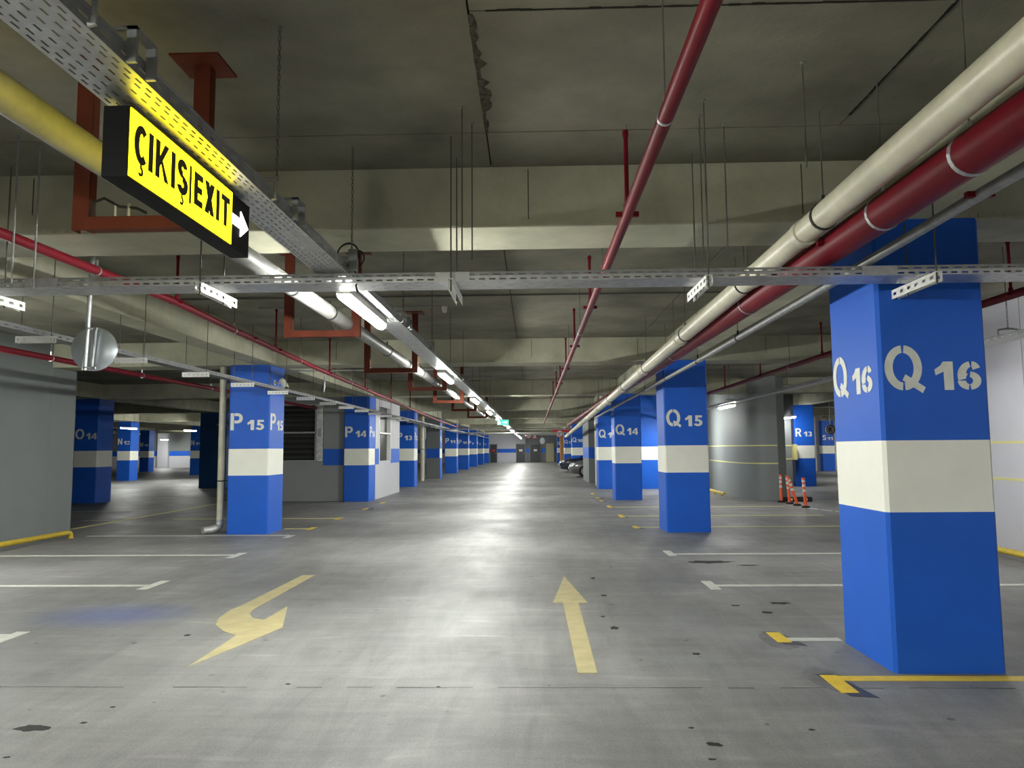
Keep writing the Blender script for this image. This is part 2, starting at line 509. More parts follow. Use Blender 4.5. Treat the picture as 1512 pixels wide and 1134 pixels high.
fl = struct(MB().box(XL, XR, YB, YF, -0.25, 0).build('floor', 'floor'), 'grey coated concrete floor of the car park')
jm = MB()
x = XL
random.seed(3)
while x < 6.5:                                           # sawn joint across the lane, slightly ragged
    if x > -9:
        yy = 4.785 + random.uniform(-0.004, 0.004)
        wd = random.choice((0.0015, 0.002, 0.003, 0.0045))
        if random.random() > 0.3: jm.box(x, x + 0.16, yy - wd, yy + wd, -0.002, 0.0008)
    x += 0.16
jm.build('floor_joint', 'oil', fl)
def blob(cx, cy, rx, ry, seed, rot=0.0, n=18, rag=0.35):
    rnd = random.Random(seed)
    pts = []
    for k in range(n):
        t = 2 * PI * k / n
        r = 1 + rnd.uniform(-rag, rag * 0.5)
        px, py = rx * r * math.cos(t), ry * r * math.sin(t)
        pts.append((cx + px * math.cos(rot) - py * math.sin(rot), cy + px * math.sin(rot) + py * math.cos(rot)))
    return pts
for i, (cx, cy, rx, ry) in enumerate([(-2.755, 4.09, 0.095, 0.05), (-2.52, 4.17, 0.02, 0.016), (-2.5, 4.42, 0.018, 0.012), (-2.62, 3.71, 0.02, 0.012),
                                      (0.90, 3.90, 0.042, 0.03), (0.83, 4.12, 0.016, 0.014), (0.845, 3.72, 0.02, 0.013), (1.46, 4.10, 0.02, 0.015),
                                      (2.30, 9.88, 0.32, 0.13), (2.72, 9.60, 0.16, 0.05), (0.66, 6.33, 0.04, 0.05), (0.60, 6.75, 0.02, 0.03), (0.70, 7.7, 0.03, 0.05), (0.67, 8.7, 0.03, 0.07),
                                      (1.17, 5.55, 0.03, 0.03), (-0.62, 4.80, 0.012, 0.012), (-1.6, 4.85, 0.02, 0.014), (-2.36, 5.9, 0.03, 0.03), (-2.85, 6.1, 0.03, 0.03),
                                      (2.1, 6.9, 0.06, 0.05), (2.35, 7.3, 0.10, 0.05), (1.9, 7.2, 0.05, 0.03)]):
    MB().prism(blob(cx, cy, rx, ry, i), -0.001, 0.0006 + i * 0.00002).build('oil_stain', 'oil', fl)

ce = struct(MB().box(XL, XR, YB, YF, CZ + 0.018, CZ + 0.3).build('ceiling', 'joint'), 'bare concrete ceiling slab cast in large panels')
beams_y = [Y16 + S * k for k in range(-2, 10)]
rows_x = [(-44.0, -43.6), (-36.4, -36.0), (-28.7, -28.3), (-21.0, -20.6), (-13.2, -12.8), (-5.1, -4.70), (2.45, 2.83), (10.1, 10.5), (18.0, 18.4), (26.0, 26.4)]
g = 0.005
panels = []
xs_cells = [XL] + [v for r in rows_x for v in r] + [XR]
ys_cells = [YB] + [v for yb in beams_y for v in (yb, yb + 0.6)] + [YF]
for j in range(0, len(ys_cells) - 1, 2):
    y0, y1 = ys_cells[j], ys_cells[j + 1]
    for i in range(0, len(xs_cells) - 1, 2):
        x0, x1 = xs_cells[i], xs_cells[i + 1]
        if x1 - x0 < 0.3 or y1 - y0 < 0.3:
            continue
        if abs(x0 + 4.7) < 0.01 and y0 < 5:
            if y1 > 5:
                panels += [(x0, -0.28, y0, 4.5), (-0.28, 1.93, y0, 3.2), (-0.28, 1.93, 3.2, 4.5), (1.93, x1, y0, 4.5),
                           (x0, -0.28, 4.5, y1), (-0.28, x1, 4.5, y1)]
            else:
                panels.append((x0, x1, y0, y1))
        elif abs(x0 + 4.7) < 0.01 and y0 < 22:
            q = (y0 + 3.71, y0 + 6.8)
            for (a, b) in ((x0, -0.28), (-0.28, 1.93), (1.93, x1)):
                panels += [(a, b, y0, q[0]), (a, b, q[0], q[1]), (a, b, q[1], y1)]
        elif y0 < 22 and -14 < x0 < 4:
            ym = y0 + 3.71
            panels += [(x0, x1, y0, ym), (x0, x1, ym, y1)]
        else:
            panels.append((x0, x1, y0, y1))
for k, (x0, x1, y0, y1) in enumerate(panels):
    dz = random.uniform(0, 0.004)
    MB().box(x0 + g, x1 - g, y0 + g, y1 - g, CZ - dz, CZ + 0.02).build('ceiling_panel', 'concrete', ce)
rnd = random.Random(5)
sc_ = MB()                                               # broken edge beside the long panel joint
prev = None
n = 26
for k in range(n + 1):
    y = 3.22 + 1.27 * k / n
    a = -0.285 + rnd.uniform(-0.002, 0.002)
    b = -0.275 + rnd.uniform(0.004, 0.045) * (0.4 + math.sin(PI * k / n))
    if prev:
        sc_.quad((prev[0], prev[2], CZ - 0.006), (a, y, CZ - 0.006), (b, y, CZ - 0.006), (prev[1], prev[2], CZ - 0.006))
    prev = (a, b, y)
sc_.build('broken_joint_edge', 'scar', ce, solid=0.002)
sc2 = MB()
for k in range(40):
    x = -0.2 + 2.1 * k / 40
    wv = rnd.uniform(0.002, 0.012)
    sc2.box(x, x + 0.055, 3.2 - wv, 3.2 + rnd.uniform(0.001, 0.004), CZ - 0.006, CZ + 0.01)
sc2.build('broken_joint_edge', 'joint', ce)
sc3 = MB()
for k in range(34):
    y = 3.2 + 1.15 * k / 34
    wv = rnd.uniform(0.002, 0.009)
    sc3.box(1.93 - wv, 1.93 + wv, y, y + 0.035, CZ - 0.006, CZ + 0.01)
sc3.build('broken_joint_edge', 'joint', ce)

for k, yb in enumerate(beams_y):
    names = {0: 'far behind the camera', 1: 'just behind the camera', 2: 'over columns Q 16, nearest in view', 3: 'over columns P 15 and Q 15', 4: 'over columns P 14 and Q 14',
             5: 'over column P 13', 6: 'over column P 12', 7: 'over column P 11', 8: 'over column P 10', 9: 'over column P 9', 10: 'over column P 8', 11: 'over column P 7'}
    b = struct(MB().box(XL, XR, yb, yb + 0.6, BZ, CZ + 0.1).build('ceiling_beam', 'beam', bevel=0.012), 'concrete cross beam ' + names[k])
    if 1 < k < 5:
        rr = random.Random(k)
        for xj in (-3.6, -2.1, -0.02, 1.9, 4.2):
            MB().box(xj - 0.004, xj + 0.004, yb - 0.002, yb + 0.01, BZ + 0.05 + rr.uniform(0, 0.1), CZ - 0.02).build('form_joint', 'scar', b)
        lip = MB()
        xx = -8.0
        while xx < 6.0:
            lip.box(xx, xx + 0.05, yb - rr.uniform(0.003, 0.009), yb + 0.01, BZ + 0.02 + rr.uniform(-0.012, 0.006), BZ + 0.032 + rr.uniform(-0.004, 0.01))
            xx += rr.choice((0.06, 0.09, 0.15))
        lip.build('rough_edge', 'beam', b)
for (x0, x1), nm in zip(rows_x, ['K', 'L', 'M', 'second N', 'N', 'P', 'Q', 'R', 'S', 'T']):
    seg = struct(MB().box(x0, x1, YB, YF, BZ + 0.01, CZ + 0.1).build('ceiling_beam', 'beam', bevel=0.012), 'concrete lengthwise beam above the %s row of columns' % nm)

struct(MB().box(XL - 0.3, XL, YB, YF, 0, CZ + 0.3).build('wall_far_left', 'grey_wall'), 'grey outer wall far to the left')
struct(MB().box(XR, XR + 0.3, YB, YF, 0, CZ + 0.3).build('wall_far_right', 'pale_wall'), 'pale outer wall far to the right')
struct(MB().box(XL, XR, YB - 0.3, YB, 0, CZ + 0.3).build('wall_behind', 'grey_wall'), 'grey wall behind the camera')

# end wall with its blue band and doors
we = sgroup('wall_end', 'grey end wall with blue band and doors at the end of the lane', (0, YF, 0))
MB().box(XL, XR, YF, YF + 0.3, 0, CZ + 0.3).build('wall_panel', 'pale_wall', we)
MB().box(-0.9, XR, YF - 0.02, YF, 0, CZ).build('dark_panel', 'dark_wall', we)
for x0, x1 in ((XL, -4.75), (-4.0, -1.93), (-0.85, -0.45), (0.8, 1.3), (2.25, XR)):
    MB().box(x0, x1, YF - 0.03, YF, 1.07, 1.5).build('blue_band', 'blue', we)
def door(name, x0, x1, zt, m, label, note=None, red=False):
    d = sgroup(name, label, ((x0 + x1) / 2, YF - 0.05, 0))
    MB().box(x0, x1, YF - 0.09, YF - 0.03, 0.02, zt).build('leaf', m, d, bevel=0.01)
    MB().box(x0 - 0.07, x0, YF - 0.11, YF - 0.02, 0, zt + 0.07).box(x1, x1 + 0.07, YF - 0.11, YF - 0.02, 0, zt + 0.07).box(x0, x1, YF - 0.11, YF - 0.02, zt, zt + 0.07).build('frame', 'grey_wall', d)
    MB().tube([(x1 - 0.1, YF - 0.09, 1.0), (x1 - 0.1, YF - 0.15, 1.0), (x1 - 0.22, YF - 0.15, 1.0)], 0.012, 6).build('handle', 'galv', d)
    if note:
        MB().box((x0 + x1) / 2 - 0.18, (x0 + x1) / 2 + 0.18, YF - 0.1, YF - 0.088, 1.2, 1.42).build('notice', 'sign_red' if red else 'paper', d)
door('door_1', -4.72, -4.05, 1.95, 'darkdoor', 'charcoal door with red notice beside the P columns', True, True)
door('door_2', -1.88, -0.95, 1.95, 'darkdoor', 'charcoal door with white notice, middle of the end wall', True)
door('door_3', -0.38, 0.75, 1.95, 'darkdoor', 'wide charcoal door with white notice next to the beige door', True)
door('door_4', 1.36, 2.18, 2.02, 'beige', 'beige door at the right of the end wall')

# left wall beside the bays and its guard tube
struct(MB().box(-9.25, -8.87, YB, 13.27, 0, CZ + 0.1).build('wall_left', 'grey_wall', bevel=0.01), 'plain grey wall at the left edge of the picture')
struct(MB().box(-9.25, -8.87, 13.27, 14.0, 0, BZ).build('wall_left_end', 'grey_wall', bevel=0.01), 'end of the left grey wall below the cross beam')
# right wall with two yellow lines
wr = sgroup('wall_right', 'pale lavender grey wall with two thin yellow lines behind column Q 16', (6.5, 5, 0))
MB().box(6.5, 6.9, YB, 13.2, 0, CZ + 0.05).build('wall_panel', 'pale_wall', wr, bevel=0.01)
for z in (1.535, 1.03):
    MB().box(6.494, 6.5, YB, 13.2, z - 0.016, z + 0.016).build('yellow_line', 'lineyellow', wr)
for y in (9.9, 5.2, 1.0):
    MB().box(6.496, 6.5, y - 0.003, y + 0.003, 0, CZ).build('wall_seam', 'grey_wall', wr)

# rounded ramp wall behind column Q 15
wc = sgroup('wall_ramp', 'grey rounded wall with two yellow lines behind column Q 15', (6.8, 24, 0))
curve = [(6.55, 28.2), (6.42, 27), (6.28, 25.5), (6.16, 24), (6.10, 22.8), (6.12, 21.9), (6.22, 21.35), (6.42, 21.05), (6.85, 20.95)]
def smooth_path(p, sub=4):
    out = []
    for i in range(len(p) - 1):
        a, b, c, d = (Vector(p[max(i - 1, 0)]), Vector(p[i]), Vector(p[i + 1]), Vector(p[min(i + 2, len(p) - 1)]))
        for k in range(sub):
            t = k / sub
            out.append(tuple(0.5 * (2 * b + (c - a) * t + (2 * a - 5 * b + 4 * c - d) * t * t + (3 * b - a - 3 * c + d) * t ** 3)))
    return out + [p[-1]]
curve = smooth_path(curve)
MB().prism(curve + [(7.15, 21.2), (7.3, 28.2)], 0, CZ + 0.05).build('wall_panel', 'grey_wall', wc, smooth=True)
for z in (1.535, 1.03):
    lm = MB()
    for (a, b) in zip(curve, curve[1:]):
        lm.quad((a[0] - 0.006, a[1] - 0.006, z - 0.016), (b[0] - 0.006, b[1] - 0.006, z - 0.016), (b[0] - 0.006, b[1] - 0.006, z + 0.016), (a[0] - 0.006, a[1] - 0.006, z + 0.016))
    lm.build('yellow_line', 'lineyellow', wc, solid=0.006)
wq = sgroup('wall_behind_posts', 'darker grey wall between rounded wall and column R 13', (8.4, 28.2, 0))
MB().box(7.3, 9.75, 28.2, 28.5, 0, CZ + 0.05).build('wall_panel', 'grey_wall', wq)
for z in (1.535, 1.03):
    MB().box(7.3, 9.75, 28.19, 28.2, z - 0.016, z + 0.016).build('yellow_line', 'lineyellow', wq)
MB().box(9.76, 9.88, 28.0, 28.3, 1.0, 1.58).build('yellow_guard', 'lineyellow', wq)
wf = sgroup('wall_right_far', 'pale far wall between column R 13 and column S', (14, 47, 0))
MB().box(10.7, 24, 46.0, 46.3, 0, CZ + 0.05).build('wall_panel', 'pale_wall', wf)
for z in (1.535, 1.08):
    MB().box(10.7, 24, 45.985, 46.0, z - 0.03, z + 0.03).build('pale_line', 'lineyellow', wf)
# blue return wall beyond column Q 15
wb = sgroup('wall_blue', 'bright blue return wall with white band between columns Q 14 and Q 15', (4.6, 27.2, 0))
for z0, z1, m in ((0, 1.053, 'blue'), (1.053, 1.535, 'band'), (1.535, CZ + 0.05, 'blue')):
    MB().box(3.7, 5.4, 27.15, 27.45, z0, z1).build('painted_panel', m, wb)
# grey wall beside Q 13 / Q 12
wg = sgroup('wall_stair', 'grey wall end with blue band beyond column Q 13', (2.6, 34, 0))
for z0, z1, m in ((0, 1.053, 'grey_wall'), (1.053, 1.535, 'blue'), (1.535, CZ + 0.05, 'grey_wall')):
    MB().box(2.37, 5.2, 32.0, 35.7, z0, z1).build('painted_panel', m, wg)
struct(MB().box(3.3, 3.6, 28.3, 32.0, 0, CZ).build('wall_stair_recess', 'dark_wall'), 'dark recess wall between column Q 13 and the grey wall end')

# the booth between P 15 and P 13
wbf = sgroup('wall_booth_front', 'grey booth wall with blue band beside column P 14', (-7, 21.75, 0))
YBF = 21.75
def wallpiece(x0, x1, z0, z1, m='booth'):
    MB().box(x0, x1, YBF, YBF + 0.2, z0, z1).build('wall_panel', m, wbf)
wallpiece(-8.3, -7.75, 0, CZ)
wallpiece(-7.75, -5.58, 0, 1.16)
wallpiece(-7.75, -5.58, 2.88, CZ)
wallpiece(-6.24, -5.58, 1.535, 2.88)
wallpiece(-6.24, -5.58, 1.16, 1.535, 'blue')
MB().box(-6.24, -5.58, YBF - 0.008, YBF, 1.053, 1.16).build('blue_band', 'blue', wbf)
win = sgroup('window_1', 'dark louvred window with zinc jamb in the booth wall', (-7.0, YBF, 1.16))
MB().box(-7.75, -6.24, YBF + 0.16, YBF + 0.2, 1.16, 2.88).build('recess', 'recess', win)
MB().box(-7.75, -6.44, YBF - 0.01, YBF + 0.12, 1.16, 1.21).box(-7.75, -6.44, YBF - 0.01, YBF + 0.12, 2.83, 2.88).box(-7.75, -6.44, YBF - 0.01, YBF + 0.1, 2.0, 2.05).box(-6.50, -6.44, YBF - 0.01, YBF + 0.12, 1.21, 2.83).build('window_frame', 'galvdark', win)
MB().box(-6.44, -6.25, YBF - 0.05, YBF + 0.08, 1.17, 2.87).build('zinc_jamb', 'zinc', win, bevel=0.008)
MB().box(-6.40, -6.30, YBF - 0.065, YBF - 0.05, 1.9, 2.15).build('jamb_plate', 'galvdark', win)
for k in range(10):
    z = 1.26 + k * 0.16
    if abs(z - 2.03) < 0.05: continue
    MB().add([(-7.7, YBF + 0.02, z), (-6.5, YBF + 0.02, z), (-6.5, YBF + 0.12, z + 0.075), (-7.7, YBF + 0.12, z + 0.075),
              (-7.7, YBF + 0.02, z + 0.008), (-6.5, YBF + 0.02, z + 0.008), (-6.5, YBF + 0.12, z + 0.083), (-7.7, YBF + 0.12, z + 0.083)],
             [(0, 3, 2, 1), (4, 5, 6, 7), (0, 1, 5, 4), (1, 2, 6, 5), (2, 3, 7, 6), (3, 0, 4, 7)]).build('louvre_slat', 'slat', win)
wbs = sgroup('wall_booth_side', 'pale grey booth side wall flush with column P 14', (-4.85, 24.3, 0))
def sidepiece(y0, y1, z0, z1, m='pale_wall'):
    MB().box(-5.0, -4.80, y0, y1, z0, z1).build('wall_panel', m, wbs)
sidepiece(22.29, 26.3, 0, 1.053); sidepiece(22.29, 22.8, 1.535, 2.85); sidepiece(22.29, 22.8, 1.053, 1.535, 'blue')
sidepiece(24.65, 26.3, 1.053, 1.535, 'blue'); sidepiece(24.65, 26.3, 1.535, 2.85); sidepiece(22.29, 26.3, 2.85, CZ); sidepiece(22.8, 24.65, 1.053, 1.15)
MB().box(-8.3, -5.0, 26.1, 26.3, 0, CZ).build('back_panel', 'grey_wall', wbs)
MB().box(-8.3, -8.1, 21.95, 26.1, 0, CZ).build('left_panel', 'grey_wall', wbs)
win2 = sgroup('window_2', 'tall black window in the booth side wall', (-4.85, 23.7, 1.15))
MB().box(-4.95, -4.92, 22.8, 24.65, 1.15, 2.85).build('pane', 'glass', win2)
MB().box(-4.93, -4.79, 22.8, 22.86, 1.15, 2.85).box(-4.93, -4.79, 24.59, 24.65, 1.15, 2.85).box(-4.93, -4.79, 22.8, 24.65, 2.0, 2.05).build('window_frame', 'bracket', win2)

# left far walls
wlf = sgroup('wall_left_far', 'grey far wall with blue band beyond the N columns', (-34, 66, 0))
for z0, z1, m in ((0, 1.07, 'pale_wall'), (1.07, 1.53, 'blue'), (1.53, CZ, 'grey_wall')):
    MB().box(-46, -24, 68.4, 68.7, z0, z1).build('painted_panel', m, wlf)
MB().box(-35.2, -34.2, 68.1, 68.4, 0, CZ).build('pilaster', 'pale_wall', wlf)

# ------------------------------------------------------------------ columns
def column(letter, num, x0, x1, y0, dep=D, side=None, plain=False, frontcol=None, label=None, sidetext=True):
    t = thing('column', label or 'blue concrete column marked %s %d with white band' % (letter, num), 'column', ((x0 + x1) / 2, y0 + dep / 2, 0), 'painted concrete columns')
    zs = ((0, 1.053, 'blue', 'lower_shaft'), (1.053, 1.535, 'band', 'white_band'), (1.535, BZ + 0.012, 'blue', 'upper_shaft'))
    MB().box(x0 + 0.003, x1 - 0.003, y0 + 0.003, y0 + dep - 0.003, BZ + 0.012, CZ).build('column_head', 'beam', t)
    if plain:
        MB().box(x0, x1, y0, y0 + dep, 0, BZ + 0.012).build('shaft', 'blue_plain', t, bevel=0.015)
        return t
    for z0, z1, m, nm in zs:
        me = MB()
        c = 0.022
        pts = [(x0 + c, y0), (x1 - c, y0), (x1, y0 + c), (x1, y0 + dep - c), (x1 - c, y0 + dep), (x0 + c, y0 + dep), (x0, y0 + dep - c), (x0, y0 + c)]
        me.prism(pts, z0, z1).build(nm, m, t)
    if frontcol:
        for z0, z1, m in ((0, 1.053, 'grey_wall'), (1.053, 1.535, 'blue'), (1.535, BZ, 'grey_wall')):
            MB().box(x0 + 0.02, x1 - 0.03, y0 - 0.012, y0, z0, z1).build('grey_facing', m, t)
    wd = x1 - x0
    tx = MB()
    if not frontcol:
        put_text(tx, letter, (x0 + 0.035, y0, 1.875), (1, 0, 0), (0, -1, 0), 0.31, width=0.27 if letter in 'QO' else 0.225)
        s = str(num)
        put_text(tx, s, (x0 + (0.37 if letter in 'QO' else 0.345), y0, 1.875), (1, 0, 0), (0, -1, 0), 0.185 if letter != 'Q' else 0.195, width=0.31 if len(s) == 2 else 0.14, bold=0.23)
    if side:
        xx = x0 if side == 'L' else x1
        r = (0, -1, 0) if side == 'L' else (0, 1, 0)
        ys = y0 + dep - 0.035 if side == 'L' else y0 + 0.06
        put_text(tx, letter, (xx, ys, 1.875), r, (-1, 0, 0) if side == 'L' else (1, 0, 0), 0.31, width=0.27)
        s = str(num)
        put_text(tx, s, (xx, ys + (0.34 if side == 'R' else -0.34), 1.875), r, (-1, 0, 0) if side == 'L' else (1, 0, 0), 0.19, width=0.32 if len(s) == 2 else 0.15, bold=0.23)
    if tx.v:
        tx.build('stencil_lettering', 'letter', t)
    return t
QX = {16: (2.37, 3.10), 15: (2.345, 3.125), 14: (2.345, 3.12), 13: (2.37, 3.11)}
column('Q', 16, *QX[16], row_y(16), side='L')
column('Q', 15, *QX[15], row_y(15), side=None)
column('Q', 14, *QX[14], row_y(14), side='L')
column('Q', 13, *QX[13], 27.3, side=None)
column('Q', 10, 2.40, 3.15, 46.5, side='L')
column('Q', 9, 2.45, 3.2, 59.5, dep=0.8, side='L')
column('Q', 7, 2.42, 2.95, 76.0)
for n_ in (15, 14, 13, 12, 11, 10, 9, 8, 7):
    column('P', n_, -5.56, -4.81, row_y(n_), side='R', frontcol=(n_ == 12),
           label='column P 12 with grey front and blue band' if n_ == 12 else None)
column('O', 14, -13.62, -12.90, row_y(14), side=None)
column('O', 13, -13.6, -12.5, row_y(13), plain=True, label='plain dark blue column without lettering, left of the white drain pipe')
column('N', 12, -21.71, -21.0, row_y(12))
column('N', 11, -21.71, -21.0, row_y(11))
column('M', 10, -29.4, -28.7, row_y(10))
column('L', 8, -37.2, -36.5, row_y(8))
column('R', 13, 9.9, 10.65, row_y(13) - 1.4)
column('S', 11, 17.6, 18.35, row_y(11) - 0.5)

# ------------------------------------------------------------------ floor markings
def marking(name, polys, m, label, cat, z=0.003, group=None):
    mb = MB()
    for p in polys:
        mb.prism(p, -0.001, z)
    o = mb.build(name, m)
    return tag(o, label, cat, group)
marking('turn_arrow', [[(-2.43, 5.22), (-2.43, 5.62), (-2.44, 6.08), (-2.60, 6.22), (-2.77, 6.45), (-2.85, 6.70), (-2.88, 7.02), (-2.85, 7.35), (-2.80, 8.95), (-2.65, 8.95),
                        (-2.67, 7.05), (-2.63, 6.86), (-2.54, 6.70), (-2.41, 6.63), (-2.39, 7.19), (-2.15, 6.35), (-2.28, 5.80)]], 'arrow',
        'faded yellow turning arrow painted on the left side of the lane', 'floor arrow')
marking('straight_arrow', [[(0.34, 8.83), (0.51, 7.32), (0.42, 7.32), (0.41, 5.08), (0.28, 5.08), (0.27, 7.32), (0.17, 7.32)]], 'arrow',
        'faded yellow straight arrow pointing away down the lane', 'floor arrow')
def rect(x0, x1, y0, y1): return [(x0, y0), (x1, y0), (x1, y1), (x0, y1)]
def bayline(y, side, m, tick, label, x_end=None, line=True, m2=None, smear=False):
    xa = 1.86 if side > 0 else -4.24
    t = thing('parking_line', label, 'parking line', (xa, y, 0), 'parking bay lines on the %s' % ('right' if side > 0 else 'left'))
    xe = x_end if x_end is not None else (6.3 if side > 0 else -8.3)
    if smear:
        MB().prism(blob(xa + 0.03, y - 0.01, 0.13, 0.27, int(y * 10), n=28, rag=0.12), -0.001, 0.0009).build('dark_smear', 'oilhalo', t)
        MB().prism([(xa - 0.02, y + tick[1] + 0.03), (xa + 0.10, y + tick[1] + 0.03), (xa + 0.19, y + tick[0] - 0.09), (xa + 0.03, y + tick[0] - 0.06)], -0.001, 0.0014).build('old_paint', 'oldpaint', t)
    x1 = xa + 0.11 * side
    MB().prism(rect(min(xa, x1), max(xa, x1), y + tick[0], y + tick[1]), -0.001, 0.003).build('end_tick', m, t)
    if line:
        MB().prism(rect(min(x1, xe), max(x1, xe), y - 0.05, y + 0.05), -0.001, 0.0024).build('line', m2 or m, t)
    return t
bayline(4.975, 1, 'yellow', (-0.285, 0.065), 'thick yellow corner line in front of column Q 16', x_end=6.3, smear=True)
bayline(5.95, 1, 'yellow', (-0.09, 0.22), 'yellow tick with a faded white line beside column Q 16', x_end=2.37, m2='linewhite', smear=True)
bayline(8.22, 1, 'linewhite', (-0.23, 0.27), 'worn white bay line just behind column Q 16')
bayline(10.62, 1, 'linewhite', (-0.19, 0.33), 'white bay line in front of column Q 15', x_end=6.0)
bayline(14.18, 1, 'yellow', (-0.22, 0.21), 'yellow tipped bay line touching column Q 15', m2='lineyellow', smear=True)
bayline(16.45, 1, 'yellow', (-0.29, 0.36), 'second yellow tipped bay line beyond column Q 15', m2='lineyellow', smear=True)
bayline(18.95, 1, 'yellow', (-0.2, 0.5), 'third yellow tipped bay line, reaching the orange posts', m2='lineyellow', smear=True)
bayline(21.2, 1, 'yellow', (-0.2, 0.3), 'yellow tick just before column Q 14', line=False, smear=True)
bayline(22.4, 1, 'yellow', (-0.2, 0.3), 'yellow tick beside column Q 14', line=False, smear=True)
bayline(24.5, 1, 'yellow', (-0.3, 0.3), 'yellow tick beyond column Q 14', line=False, smear=True)
bayline(6.08, -1, 'linewhite', (-0.25, 0.13), 'short white tick at the left edge of the picture', x_end=-8.5)
bayline(8.3, -1, 'linewhite', (-0.24, 0.3), 'nearer long white bay line on the left floor', x_end=-8.5)
bayline(10.68, -1, 'linewhite', (-0.3, 0.22), 'farther long white bay line on the left, before column P 15', x_end=-8.5)
bayline(13.12, -1, 'linewhite', (-0.37, 0.0), 'white line running to the foot of column P 15', x_end=-8.0)
bayline(14.2, -1, 'yellow', (-0.2, 0.25), 'yellow tick just right of column P 15', x_end=-4.8, m2='lineyellow')
bayline(16.3, -1, 'yellow', (-0.3, 0.15), 'thin yellow line beyond column P 15', x_end=-8.0, m2='lineyellow')
bayline(18.8, -1, 'yellow', (-0.2, 0.3), 'yellow tick before column P 14', line=False, smear=True)
bayline(20.9, -1, 'yellow', (-0.2, 0.3), 'yellow tick at the foot of column P 14', line=False)
marking('aisle_line', [rect(-9.1, -8.98, 14.1, 26)], 'lineyellow', 'long pale line running past the left grey wall', 'parking line')
for i, (y, xa, xb, nm) in enumerate([(16.05, -9.9, -9.15, 'nearest'), (18.5, -11.7, -10.2, 'second'), (20.9, -10.6, -9.8, 'third'), (23.6, -12.0, -8.0, 'fourth'), (26.5, -12.0, -8.0, 'farthest')]):
    marking('bay_dash', [rect(-12.2 if i > 2 else xa, xb, y - 0.05, y + 0.05)], 'linewhite', '%s white bay dash on the floor left of column P 15' % nm, 'parking line', group='white bay dashes between columns O and P')
mb_ = MB()
rr = random.Random(9)
a, b = (6.65, 18.3), (7.6, 15.5)
mk = marking('worn_diagonal_line', [[(6.62, 18.3), (6.72, 18.3), (7.75, 15.2), (7.65, 15.2)]], 'linewhite', 'worn white diagonal line leading from the orange posts', 'parking line')
for k in range(6):
    t_ = 0.12 + 0.15 * k
    MB().prism(blob(6.67 + 1.03 * t_, 18.3 - 3.1 * t_, 0.03, 0.08, 40 + k), -0.001, 0.0045).build('worn_gap', 'oil', mk)

# ------------------------------------------------------------------ lamps
def rod(mb, x, y, z0, z1, r=0.005, n=6):
    mb.tube([(x, y, z0), (x, y, z1)], r, n)
def tube_lamp(label, x, y, z, length=1.25, group='tube lamps', along='Y', m='lamp'):
    t = thing('tube_lamp', label, 'lamp', (x, y, z), group)
    L2 = length / 2
    MB().box(x - 0.05, x + 0.05, y - L2, y + L2, z - 0.05, z).build('housing', 'white_plastic', t)
    prof = [(0.046, z - 0.05), (0.046, z - 0.058)] + [(0.044 * math.cos(q_ * PI / 8), z - 0.058 - 0.036 * math.sin(q_ * PI / 8)) for q_ in range(1, 8)] + [(-0.046, z - 0.058), (-0.046, z - 0.05)]
    np_ = len(prof)
    vs = [(x + px_, yy, pz_) for yy in (y - L2 + 0.012, y + L2 - 0.012) for px_, pz_ in prof]
    fs = [(k, k + 1, np_ + k + 1, np_ + k) for k in range(np_ - 1)] + [tuple(range(np_))[::-1], tuple(range(np_, 2 * np_))]
    MB().add(vs, fs).build('diffuser', m, t)
    for s_ in (-1, 1):
        MB().box(x - 0.03, x + 0.03, y + s_ * L2 - 0.006, y + s_ * L2 + 0.006, z - 0.05, z).build('end_cap', 'white_plastic', t)
    if z > 2.6 and z < 2.64:
        hm = MB()
        for s_ in (-1, 1):
            rod(hm, x, y + s_ * L2 * 0.7, z - 0.002, CZ, 0.004)
        hm.build('hanger', 'rod', t)
    if along == 'X':
        t.rotation_euler.z = PI / 2
    return t
ordn = ['first', 'second', 'third', 'fourth', 'fifth', 'sixth', 'seventh', 'eighth', 'ninth', 'tenth', 'eleventh', 'twelfth', 'thirteenth', 'fourteenth']
for k in range(14):
    tube_lamp('%s lit tube lamp along the overhead tray, counted from the exit sign' % ordn[k], -1.33, 5.72 + 5.5 * k, 2.645, 1.3, 'tube lamps along the lane tray')
tube_lamp('lit tube lamp on the lane tray directly behind the camera', -1.33, 0.15, 2.645, 1.3, 'tube lamps along the lane tray')
tube_lamp('lit tube lamp on the lane tray farther behind the camera', -1.33, -5.4, 2.645, 1.3, 'tube lamps along the lane tray')
